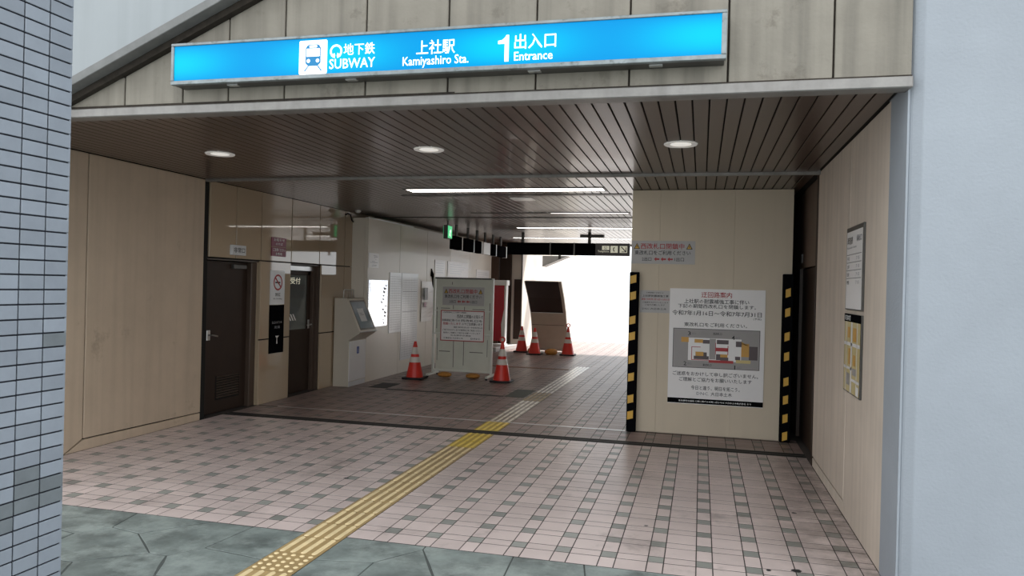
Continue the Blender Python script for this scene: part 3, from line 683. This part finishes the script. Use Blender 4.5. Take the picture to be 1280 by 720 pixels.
# white hoarding along the left, in separate sheets
hd = root('wall_left_hoarding')
yy = [12.0, 13.43, 14.9, 16.4, 17.9, 19.88]
for a, b in zip(yy, yy[1:]):
    part('hoarding_sheet', MB().box(-5.66, -5.6, a+.004, b-.004, 0, 2.85), 'white_hoarding', hd, bevel=.003)
part('top_rail', MB().box(-5.66, -5.60, 12.0, 14.1, 2.85, 2.862), 'alu', hd)
part('return_sheet', MB().box(XL, -5.662, 12.0, 12.03, 0, 2.85), 'white_hoarding', wl)
XW = -5.6
def sheet(name, y0, y1, z0, z1, label, cat='poster', m='paper', th=.01, group=None): return wallsign(name, y0, y1, z0, z1, XW, label, cat, m, th, group)
t, F = sheet('paper_notice', 12.02, 12.44, 1.99, 2.25, 'small white notice highest at the near end of the white hoarding')
RS2 = random.Random(3)
rects(F, [(.06+RS2.uniform(0, .25), .03+.02*k, .12+RS2.uniform(.1, .28), .036+.02*k) for k in range(10)], 'print_grey', t)
t, F = sheet('glossy_poster', 12.04, 12.86, .95, 1.78, 'crinkled glossy white poster just right of the grey information desk', m='foil')
for k in range(12):
    u, v = RS2.uniform(.52, .72), .04+.062*k; w, h = RS2.uniform(.03, .11), RS2.uniform(.008, .022)
    poly(F, [(u, v), (u+w*.6, v-h*.3), (u+w, v+h), (u+w*.4, v+h*1.6), (u-.02, v+h*2.2)], 'print_grey', t, 'print_patch', 2)
t, F = sheet('timetable', 12.95, 13.515, .80, 1.93, 'left, shorter of the two joined grey timetable sheets', 'timetable', 'paper_grey', group='timetable sheets')
rects(F, [(.03, .06+.045*k, .53, .064+.045*k) for k in range(23)]+[(.03+.1*k, .05, .033+.1*k, 1.06) for k in range(6)], 'print_grey', t)
t, F = sheet('timetable', 13.53, 14.385, .245, 1.93, 'right, longer of the two joined grey timetable sheets', 'timetable', 'paper_grey', group='timetable sheets')
rects(F, [(.05, .06+.045*k, .80, .063+.045*k) for k in range(34)]+[(.05+.15*k, .05, .053+.15*k, 1.6) for k in range(6)]+[(.05, .93, .80, .94), (.05, 1.32, .80, 1.33)], 'print_grey', t)
t = thing('curled_poster', (XW, 14.9, .95), 'curling white poster with a purple band, left of the wheeled barrier board', 'poster')
mbp = MB(); n = 10
for k in range(n+1):
    z = .95+.83*k/n; b_ = .10*math.sin(math.pi*k/n)**2
    mbp.v += [(XW+.012, 14.58, z), (XW+.03+b_*.4, 14.85, z), (XW+.02+b_, 15.16+.02*math.sin(k), z)]
for k in range(n):
    for q in (0, 1): mbp.f.append((3*k+q, 3*k+q+1, 3*k+q+4, 3*k+q+3))
o = part('sheet', mbp, 'paper', t); md = o.modifiers.new('solid', 'SOLIDIFY'); md.thickness = .004
F = Face((XW+.04, 14.6, .95), (0, 1, 0)); rect(F, .04, .30, .28, .40, 'pink_sign', t, 'purple_band', 10); rect(F, .04, .45, .22, .7, 'print_grey', t, 'grey_photo', 16)
for y0, y1, z0, z1, l in ((15.36, 16.02, 1.55, 2.26, 'white notice sheet just above the left top corner of the barrier board'), (16.2, 17.75, 1.9, 2.26, 'wide pale notice sheet above the middle of the barrier board'), (18.45, 19.65, 1.7, 2.13, 'white notice sheet above the right end of the barrier board')):
    t, F = sheet('paper_notice', y0, y1, z0, z1, l)
    w = y1-y0; rects(F, [(.1*w, (z1-z0)-.08-.05*k, w*RS2.uniform(.6, .9), (z1-z0)-.065-.05*k) for k in range(5)], 'paper_grey', t)
t = thing('black_pennant', (XW+.01, 15.2, 1.7), 'thin black curved strip on the hoarding left of the barrier board', 'strip')
part('strip', MB().prism([(15.28, 1.58), (15.33, 1.58), (15.27, 1.95), (15.15, 2.06), (15.12, 1.90), (15.20, 1.88)], 'x', XW, XW+.02), 'foam_black', t, bevel=.002)

# information desk
t = thing('information_desk', (-5.75, 11.7, 0), 'grey metal information desk with a sloping screen against the left wall', 'desk')
part('body', MB().prism([(-5.88, .0), (-5.605, .0), (-5.605, .765), (-5.42, .885), (-5.405, .915), (-5.655, 1.462), (-5.88, 1.462)], 'y', 11.36, 12.0), 'kiosk', t, bevel=.006)
part('front_panel', MB().box(-5.606, -5.594, 11.37, 11.99, .09, .75), 'kiosk_front', t, bevel=.003)
part('kick_panel', MB().box(-5.606, -5.596, 11.37, 11.99, .0, .08), 'paper_grey', t, bevel=.003)
up = Vector((-.25, 0, .547)).normalized(); F = Face(Vector((-5.405, 11.40, .915))+up*.03, (0, 1, 0), up, .002)
rect(F, 0, 0, .56, .53, 'dark_alu', t, 'screen_border', .8); rect(F, .03, .03, .53, .50, 'kiosk_screen', t, 'screen', 1.4); rect(F, .15, .15, .38, .38, 'paper_grey', t, 'paper_sheet', 2)
rects(F, [(.19, .26, .33, .27), (.19, .29, .30, .30)], 'print_grey', t, 'print_lines', 3)
part('shelf_lip', MB().tube([(-5.40, 11.36, .912), (-5.40, 12.0, .912)], .012), 'alu', t)
F = Face((-5.594, 11.37, .09), (0, 1, 0)); poly(F, rrect(.27, .44, .36, .56, .02), 'print_blue', t, 'blue_plate'); lettering('i', F, .309, .46, .321, .54, 'print_white', t, k=2.5)
t = thing('wire_rack', (-5.8, 12.0, 1.462), 'small chrome wire rack standing on the information desk', 'rack')
wm = MB()
for y in [11.62+.07*k for k in range(6)]: wm.tube([(-5.84, y, 1.462), (-5.84, y, 1.59)], .005, 6)
wm.tube([(-5.84, 11.6, 1.462), (-5.84, 11.6, 1.575), (-5.84, 11.63, 1.6), (-5.84, 11.96, 1.6), (-5.84, 11.99, 1.575), (-5.84, 11.99, 1.462)], .008, 6)
part('frame', wm, 'alu', t)

# ------------------------------------------------------------ hoarding box on the right
hr = root('wall_hoarding')
for a, b in ((-.84, -.5025), (-.5015, .3655), (.3665, 1.02)):
    part('hoarding_sheet', MB().box(a, b, YH, YH+.05, .004, 2.94), 'hoarding', hr, bevel=.0015)
part('hoarding_return', MB().box(-.84, -.79, YH+.052, 17.5, .004, 2.94), 'hoarding', hr)
part('hoarding_back', MB().box(-.79, 1.26, 17.4, 17.5, .004, 2.94), 'hoarding', hr)
def guard(x0, x1, zt, zs, px0, px1, label):
    t = thing('corner_guard', ((x0+x1)/2, YH-.04, 0), label, 'corner guard', 'striped guards on the hoarding')
    part('foam_post', MB().box(x0, x1, YH-.085, YH-.001, .005, zt), 'foam_black', t, bevel=.008)
    F = Face((0, YH-.085, 0), (1, 0, 0))
    for z in zs:
        w = px1-px0
        mb = MB().prism([(px0, z-.055), (px1, z-.035), (px1, z+.06), (px0, z+.04)], 'y', YH-.089, YH-.083)
        part('yellow_patch', mb, 'hazard_yellow', t)
guard(-.846, -.733, 1.94, (1.85, 1.65, 1.355, 1.16, .88, .665, .40, .205), -.835, -.765, 'black guard post with yellow patches on the hoarding left edge, against the bright exit')
guard(.915, 1.03, 1.95, (1.73, 1.505, 1.225, .995, .705, .495, .28, .075), .945, 1.0, 'black guard post with orange patches on the hoarding right edge, in the dark corner')
def hsign(name, x0, x1, z0, z1, label, m='paper', th=.006):
    t = thing(name, ((x0+x1)/2, YH, z0), label, 'poster'); pt = part('sheet', MB().box(x0, x1, YH-th, YH-.0005, z0, z1), m, t)
    return pt, Face((x0, YH-th, z0), (1, 0, 0))
t, F = hsign('closure_notice', -.838, -.083, 2.045, 2.325, 'grey closure notice with two warning triangles at the hoarding top left', 'map_grey')
mat('notice_grey', (.47, .45, .44), .4, var=.02); t.data.materials[0] = MT['notice_grey']
def closure(F, t, w, h):
    lettering('西改札口閉鎖中', F, .145*w, .64*h, .83*w, .89*h, 'print_red', t, .025)
    lettering('東改札口をご利用ください', F, .05*w, .38*h, .93*w, .58*h, 'print_black', t, .018)
    lettering('2出口', F, .17*w, .12*h, .32*w, .29*h, 'print_black', t); lettering('1出口', F, .68*w, .12*h, .83*w, .29*h, 'print_black', t)
    for k in range(3):
        a = w*(.36+.105*k); c = .205*h; s = w*.045
        poly(F, [(a, c), (a+s*.8, c+s*.75), (a+s*.8, c+s*.28), (a+s*1.9, c+s*.28), (a+s*1.9, c-s*.28), (a+s*.8, c-s*.28), (a+s*.8, c-s*.75)][::-1], 'print_red', t, 'arrow', 1.5)
    for a in (.035, .86):
        poly(F, [(a*w, .64*h), ((a+.1)*w, .64*h), ((a+.05)*w, .90*h)], 'print_black', t, 'warning_triangle', 1.3)
        poly(F, [((a+.017)*w, .665*h), ((a+.083)*w, .665*h), ((a+.05)*w, .85*h)], 'hazard_yellow', t, 'warning_triangle', 2)
        rects(F, [((a+.045)*w, .70*h, (a+.055)*w, .80*h)], 'print_black', t, 'warning_mark', 2.8)
closure(F, t, .755, .28)
t, F = hsign('works_notice', -.722, -.362, 1.452, 1.722, 'small grey works notice tucked behind the big detour poster', 'notice_grey')
lettering('工事期間のお知らせ', F, .07, .235, .28, .25, 'print_black', t); lettering('上社駅耐震補強工事', F, .03, .19, .34, .218, 'print_black', t, .03)
lettering('期間 令和7年1月16日〜7月31日', F, .02, .15, .35, .175, 'print_red', t, .02); lettering('ご迷惑をおかけいたします', F, .03, .115, .34, .135, 'print_black', t, .02)
lettering('ご協力お願いします', F, .06, .085, .30, .105, 'print_black', t, .02); lettering('DNC 大日本土木', F, .03, .035, .32, .06, 'print_black', t, .01)
t, F = hsign('detour_poster', -.365, .732, .375, 1.755, 'large glossy white detour poster with a station plan, on the beige hoarding', 'paper', .012)
PW, PH = 1.097, 1.38
def T(s, a0, b0, a1, b1, m='print_black', bold=.015): lettering(s, F, a0*PW, b0*PH, a1*PW, b1*PH, m, t, bold)
T('迂回路案内', .335, .925, .655, .975, 'print_red', .015)
T('上社駅の耐震補強工事に伴い', .155, .872, .835, .912); T('下記の期間西改札口を閉鎖します。', .09, .832, .905, .868)
T('令和7年1月16日〜令和7年7月31日', .03, .768, .965, .812, 'print_black', .03); T('(予定)', .88, .742, .965, .762)
T('東改札口をご利用ください。', .16, .672, .82, .708)
T('ご迷惑をおかけして申し訳ございません。', .05, .245, .945, .282, 'print_black', .025); T('ご理解とご協力をお願いいたします', .12, .196, .88, .232, 'print_black', .025)
T('今日と違う、明日を拓こう。', .25, .125, .76, .162, 'print_black', .025); T('大日本土木', .46, .078, .68, .112, 'print_black', .025); T('DNC.', .31, .082, .44, .108, 'print_grey', .005)
rect(F, 0, .005*PH, PW, .048*PH, 'foam_black', t, 'footer_band'); lettering('名古屋市交通局 工事に関するお問い合わせは 大日本土木株式会社 まで', F, .12*PW, .018*PH, .88*PW, .034*PH, 'print_white', t, .01, 2.5)
# station plan: coordinates read on a 0..1000 x 0..450 field inside the poster
a0, a1, b0, b1 = .045*PW, .955*PW, .315*PH, .655*PH
def mp(x, y): return (a0+(x-65)/1030*(a1-a0), b1-(y-100)/470*(b1-b0))
rects(F, [(a0, b0, a1, b1)], 'print_black', t, 'plan_border', 1.0); rects(F, [(a0+.006, b0+.006, a1-.006, b1-.006)], 'map_grey', t, 'plan_field', 1.6)
def mr(x0, y0, x1, y1, m, k=2.6): p = mp(x0, y1); q = mp(x1, y0); rect(F, p[0], p[1], q[0], q[1], m, t, 'plan_patch', k)
mr(250, 210, 880, 480, 'paper', 2.2); mr(165, 205, 255, 265, 'map_orange'); mr(325, 225, 425, 268, 'map_orange'); mr(425, 230, 505, 275, 'map_brown')
mr(590, 225, 730, 275, 'map_brown'); mr(815, 235, 885, 300, 'map_brown'); mr(880, 260, 970, 415, 'map_orange'); mr(970, 290, 1070, 450, 'map_brown'); mr(810, 415, 870, 455, 'map_brown')
poly(F, [mp(880, 260), mp(970, 290), mp(880, 235)], 'map_orange', t, 'plan_patch', 2.6)
mr(340, 375, 435, 425, 'map_orange'); mr(435, 380, 475, 430, 'map_brown'); mr(320, 425, 500, 465, 'map_brown'); mr(585, 395, 635, 465, 'map_brown'); mr(635, 395, 720, 430, 'map_orange'); mr(635, 430, 730, 490, 'map_brown')
mr(580, 318, 725, 360, 'print_red'); mr(575, 260, 582, 400, 'print_red'); mr(720, 290, 728, 400, 'print_red'); mr(505, 215, 580, 460, 'map_grey', 2.4)
mr(820, 455, 990, 492, 'map_yellow'); mr(290, 315, 298, 470, 'print_red', 3); mr(290, 315, 400, 322, 'print_red', 3); mr(290, 468, 790, 476, 'print_red', 3); mr(500, 476, 790, 500, 'print_red', 2.9)
for s, x, y in (('3', 245, 185), ('4', 765, 218), ('2', 200, 545), ('1', 790, 570)):
    p = mp(x, y); lettering(s, F, p[0]+(.012 if s == '1' else 0), p[1], p[0]+(.024 if s == '1' else .035), p[1]+.05, 'print_black', t, .02, 3.5); lettering('出口', F, p[0]+.045, p[1]+.012, p[0]+.09, p[1]+.04, 'print_grey', t, .01, 3.5)
for s, x, y in (('西改札口', 545, 170), ('東改札口', 430, 545)):
    p = mp(x, y); lettering(s, F, p[0], p[1], p[0]+.10, p[1]+.03, 'print_black', t, .02, 3.5)
for a, b in ((.004, .004), (PW-.004, .004), (.004, PH-.02), (PW-.004, PH-.02), (PW/2, PH-.01)):
    pass

# ------------------------------------------------------------ route map and timetable on the right wall
def rsign(name, y0, y1, z0, z1, label):
    t = thing(name, (XR, (y0+y1)/2, z0), label, 'poster')
    pt = part('frame', MB().box(XR-.015, XR-.0005, y0, y1, z0, z1), 'dark_alu', t, bevel=.002)
    return pt, Face((XR-.015, y1, z0), (0, -1, 0))
t, F = rsign('fare_table', 5.775, 6.41, 1.615, 2.25, 'pale framed notice with ruled lines, upper one on the right wall')
rect(F, .02, .01, .615, .60, 'paper', t, 'sheet', .7)
lettering('時刻表', F, .05, .50, .26, .56, 'print_black', t); lettering('1番出口', F, .40, .51, .58, .56, 'print_grey', t); lettering('Kamiyashiro Station', F, .05, .465, .40, .485, 'print_grey', t)
for k in range(4): rects(F, [(.04, .42-.06*k, .59, .424-.06*k)], 'print_black', t, 'ruled_line', 1.5); lettering(('平日', '土曜', '日祝', '夜間')[k], F, .06, .375-.06*k, .14, .405-.06*k, 'print_black', t); lettering('7 15', F, .40, .378-.06*k, .52, .402-.06*k, 'print_grey', t)
t, F = rsign('area_map', 5.775, 6.41, .985, 1.585, 'framed yellow area map, lower one on the right wall')
rect(F, .02, .01, .615, .59, 'map_yellow', t, 'sheet', .7); rect(F, .0, .54, .635, .60, 'foam_black', t, 'header_band', 1.4)
lettering('周辺案内図', F, .03, .55, .25, .59, 'print_white', t, k=2.2)
rects(F, [(.28, .01, .33, .54), (.10, .01, .12, .54), (.50, .05, .52, .54), (.02, .36, .61, .385), (.02, .18, .45, .20), (.33, .10, .61, .12)], 'paper', t, 'streets', 1.4)
for q in ((.20, .22, .27, .34), (.36, .40, .48, .50), (.38, .22, .46, .30), (.15, .42, .24, .50)): rect(F, *q, 'map_orange', t, 'map_block', 1.8)
for q in ((.36, .15, .49, .20), (.14, .06, .26, .15)): rect(F, *q, 'map_grey', t, 'map_block', 1.8)
rect(F, .50, .015, .60, .08, 'paper', t, 'legend', 2)

# ------------------------------------------------------------ traffic cones
def cone(x, y, h, label, top=False, s=1.0):
    t = thing('traffic_cone', (x, y, 0), label, 'traffic cone', 'red traffic cones'); H_ = .68*s; hz = lambda q: .03+q*(H_-.03)
    rad = lambda q: .135*s*(1-q)+.022*s
    part('base', MB().prism([(x-.19, y-.16), (x-.16, y-.19), (x+.16, y-.19), (x+.19, y-.16), (x+.19, y+.16), (x+.16, y+.19), (x-.16, y+.19), (x-.19, y+.16)], 'z', 0, .035), 'black_rubber', t, bevel=.008)
    def seg(q0, q1, m, nm, e=0): return part(nm, MB().lathe(x, y, [(rad(q0)+e, hz(q0)), (rad(q1)+e, hz(q1))], 24), m, t, smooth=True)
    bd = seg(0, .42, 'cone_red', 'body'); seg(.42, .57, 'cone_white', 'reflective_band', .002); seg(.57, .65, 'cone_red', 'body'); seg(.65, .84, 'cone_white', 'reflective_band', .002); seg(.84, 1, 'cone_red', 'tip')
    if top:
        part('bar_ring', MB().tube([(x+.045*math.cos(k*math.pi/6), y-.01, H_+.06+.045*math.sin(k*math.pi/6)) for k in range(13)], .013), 'cone_red', t, smooth=True)
        part('ring_stem', MB().lathe(x, y, [(.03, H_-.03), (.018, H_+.03)], 12), 'cone_red', t)
    return t
cone(-5.03, 12.88, .7, 'red and white cone at the left foot of the barrier board')
cone(-3.45, 13.12, .8, 'red and white cone with a ring on top, right of the barrier board', True, 1.03)
cone(-4.55, 19.28, .7, 'leftmost of the three far cones, partly behind its neighbour')
cone(-4.09, 18.77, .7, 'middle of the three far cones, in front of the curved display')
cone(-3.26, 18.95, .8, 'rightmost far cone with a ring on top, against the bright exit', True, 1.03)

# ------------------------------------------------------------ wheeled barrier board
YB = 13.42
t = thing('barrier_board', (-4.3, YB, 0), 'tall grey-green wheeled barrier board carrying closure notices, between two cones', 'board')
part('upper_panel', MB().box(-4.85, -3.76, YB, YB+.04, .82, 1.84), 'board_green', t, bevel=.003)
part('lower_panel', MB().box(-4.83, -3.77, YB+.002, YB+.04, .13, .795), 'board_green', t, bevel=.003)
for x in (-4.885, -3.745): part('post', MB().box(x-.02, x+.02, YB-.012, YB+.05, .03, 1.86), 'board_frame', t, bevel=.005)
part('rail', MB().box(-4.87, -3.76, YB-.01, YB+.05, 1.835, 1.865), 'dark_alu', t, bevel=.004)
part('rail', MB().box(-4.87, -3.76, YB-.008, YB+.05, .79, .822), 'board_frame', t, bevel=.004)
part('rail', MB().box(-4.87, -3.76, YB-.008, YB+.05, .10, .135), 'board_frame', t, bevel=.004)
part('rail', MB().box(-4.87, -3.76, YB-.006, YB-.001, 1.235, 1.25), 'board_frame', t)
for x in (-4.885, -3.745): part('foot', MB().box(x-.025, x+.025, YB-.3, YB+.3, .035, .075), 'board_frame', t, bevel=.005)
for x in (-4.885, -3.745):
    for y in (YB-.27, YB+.27): part('caster', MB().tube([(x-.015, y, .028), (x+.015, y, .028)], .028, 12), 'black_rubber', t)
F = Face((-4.885, YB, 0), (1, 0, 0))
vl = MB()
rects(F, [(.40, .18, .41, .70), (.60, .22, .61, .72), (.12, .47, .34, .482), (.72, .47, .98, .482), (.08, .3, .088, .72), (1.06, .4, 1.068, .72), (.06, .9, .07, 1.3), (1.09, .9, 1.10, 1.4), (.38, 1.27, .39, 1.38), (.6, 1.25, .61, 1.32), (.14, 1.28, .32, 1.29), (.76, 1.27, 1.0, 1.28), (.35, 1.73, .36, 1.78), (.52, .7, .55, .705)], 'dark_panel', t, 'scratch_marks', 1)
for x in (-4.6, -4.05):
    s_ = part('sandbag', MB().lathe(x, YB-.12, [(.02, .012), (.09, .014), (.125, .04), (.12, .075), (.06, .10), (.01, .105)], 14), 'sandbag', None, smooth=True)
    s_.scale = (1.1, .8, 1.0)
    tag(s_, 'orange sandbag lying under the %s half of the barrier board' % ('left' if x < -4.3 else 'right'), 'sandbag', 'orange sandbags')
t = thing('closure_notice', (-4.31, YB, 1.345), 'pale closure notice with triangles, upper one on the wheeled barrier board', 'poster')
o = part('sheet', MB().box(-4.715, -3.90, YB-.005, YB-.0005, 1.345, 1.69), 'notice_grey', t); closure(Face((-4.715, YB-.005, 1.345), (1, 0, 0)), o, .815, .345)
t = thing('works_notice', (-4.31, YB-.01, .675), 'red-bordered works notice below the closure notice on the barrier board', 'poster')
t = part('sheet', MB().box(-4.74, -3.885, YB-.014, YB-.009, .675, 1.25), 'paper', t); F = Face((-4.74, YB-.014, .675), (1, 0, 0))
rects(F, frame_rects(.0, .0, .855, .575, .016), 'print_red', t, 'red_border')
for s, c0, c1, d0, d1, m in (('上社駅西改札口ご利用のお客様へ', .03, .52, .52, .55, 'print_black'), ('西改札口閉鎖のお知らせ', .32, .43, .83, .50, 'print_black'), ('耐震補強工事のため', .03, .365, .38, .41, 'print_black'), ('西改札口を', .40, .365, .82, .41, 'print_black'), ('閉鎖いたします', .05, .30, .40, .35, 'print_red'), ('のでご注意願います', .42, .30, .82, .35, 'print_black'), ('期間 令和7年1月16日〜令和7年7月31日', .26, .245, .82, .275, 'print_black'), ('ご不便をおかけしますが東改札口をご利用ください', .04, .19, .80, .225, 'print_black'), ('皆様のご理解とご協力をお願いいたします', .06, .14, .78, .17, 'print_black'), ('名古屋市交通局', .2, .095, .6, .12, 'print_black'), ('工事担当 大日本土木', .06, .04, .45, .07, 'print_black'), ('DNC.', .6, .04, .8, .07, 'print_black')):
    lettering(s, F, c0, c1, d0, d1, m, t, .025)

# ------------------------------------------------------------ curved display panel by the exit
t = thing('curved_display', (-3.9, 19.5, 0), 'tall curved beige display panel with a dark top leaning over, near the bright exit', 'display')
prof = [(19.62, .08), (19.60, .35), (19.50, .70), (19.33, 1.05), (18.98, 1.45), (18.52, 1.86)]
def curved(i0, i1, x0, x1, th=.10, off=0):
    a = [(y-off, z) for y, z in prof[i0:i1+1]]; b = [(y+th, z+.02) for y, z in prof[i0:i1+1]][::-1]; return MB().prism(a+b, 'x', x0, x1)
part('lower_shell', curved(0, 3, -4.33, -3.47), 'cabinet_beige', t); part('dark_top_panel', curved(3, 5, -4.33, -3.47), 'dark_panel', t)
part('edge_strip', curved(0, 5, -3.47, -3.40, .11, .01), 'cabinet_beige', t); part('edge_strip', curved(0, 5, -4.345, -4.33, .11, .01), 'white', t)
part('seam_line', MB().box(-4.33, -3.47, 19.485, 19.51, .72, .735), 'dark_panel', t); part('joint_rail', MB().box(-4.33, -3.47, 19.30, 19.34, 1.045, 1.06), 'alu', t)
part('base_frame', MB().box(-4.33, -3.42, 19.48, 19.95, .055, .09), 'alu', t, bevel=.005)
for x in (-4.28, -3.47):
    for y in (19.52, 19.9): part('caster', MB().tube([(x-.02, y, .03), (x+.02, y, .03)], .03, 12), 'black_rubber', t)
for x, y, l in ((-4.24, 19.12, 'brown-orange sandbag between the left two far cones'), (-3.70, 18.98, 'brown-orange sandbag at the foot of the curved display')):
    s_ = part('sandbag', MB().lathe(x, y, [(q*(.65 if x < -4 else 1), z) for q, z in ((.02, .002), (.13, .004), (.17, .05), (.16, .10), (.09, .14), (.01, .145))], 14), 'sandbag', None, smooth=True); tag(s_, l, 'sandbag', 'orange sandbags')

# ------------------------------------------------------------ far left: brown doorway, red stand, pale wall
wrl = root('wall_left_rear')
part('brown_panel', MB().box(-6.0, -5.52, 20.40, 20.6, 0, CZ), 'brown_wall', wrl)
part('brown_post', MB().box(-5.5, -5.18, 20.4, 20.7, 0, CZ), 'door_brown', wrl, bevel=.01)
part('pale_panel', MB().box(-5.17, -4.86, 20.5, 20.6, 0, CZ), 'outdoor_wall', wrl)
part('brown_jamb', MB().box(-5.08, -4.88, 20.44, 20.49, .25, 1.92), 'door_brown', wrl)
part('downpipe', MB().tube([(-4.87, 20.46, 0.2), (-4.87, 20.46, 2.9)], .02), 'dark_alu', wrl)
part('outdoor_face', MB().box(-5.2, -4.86, 20.6, 30, 0, 5.5), 'outdoor_wall', wrl)
part('floor_ledge', MB().prism([(-5.6, 18.9), (-5.15, 18.9), (-4.9, 20.44), (-5.6, 20.44)], 'z', 0, .118), 'outdoor_paving', floor, bevel=.01)
sb = part('bracket_canopy', MB().prism([(-4.62, 2.33), (-3.85, 2.66), (-4.62, 2.66)], 'y', 22.0, 22.6), 'coping', wrl)
t = thing('red_stand', (-5.35, 19.6, .12), 'tall red display stand with a white header, behind the barrier board', 'display stand')
part('header', MB().box(-5.52, -5.05, 19.5, 19.8, 1.74, 1.88), 'white', t, bevel=.006)
part('red_panel', MB().prism([(-5.50, .24), (-5.18, .24), (-5.20, .7), (-5.12, 1.1), (-5.12, 1.74), (-5.50, 1.74)], 'y', 19.55, 19.62), 'red_panel', t, bevel=.004)
part('white_side', MB().prism([(-5.17, .14), (-5.09, .14), (-5.07, 1.74), (-5.12, 1.74), (-5.12, 1.1), (-5.19, .7)], 'y', 19.53, 19.75), 'white', t, bevel=.004)
part('white_side', MB().box(-5.56, -5.50, 19.53, 19.75, .125, 1.74), 'white', t, bevel=.004)
part('base_plate', MB().box(-5.56, -5.07, 19.5, 19.8, .12, .16), 'white', t)
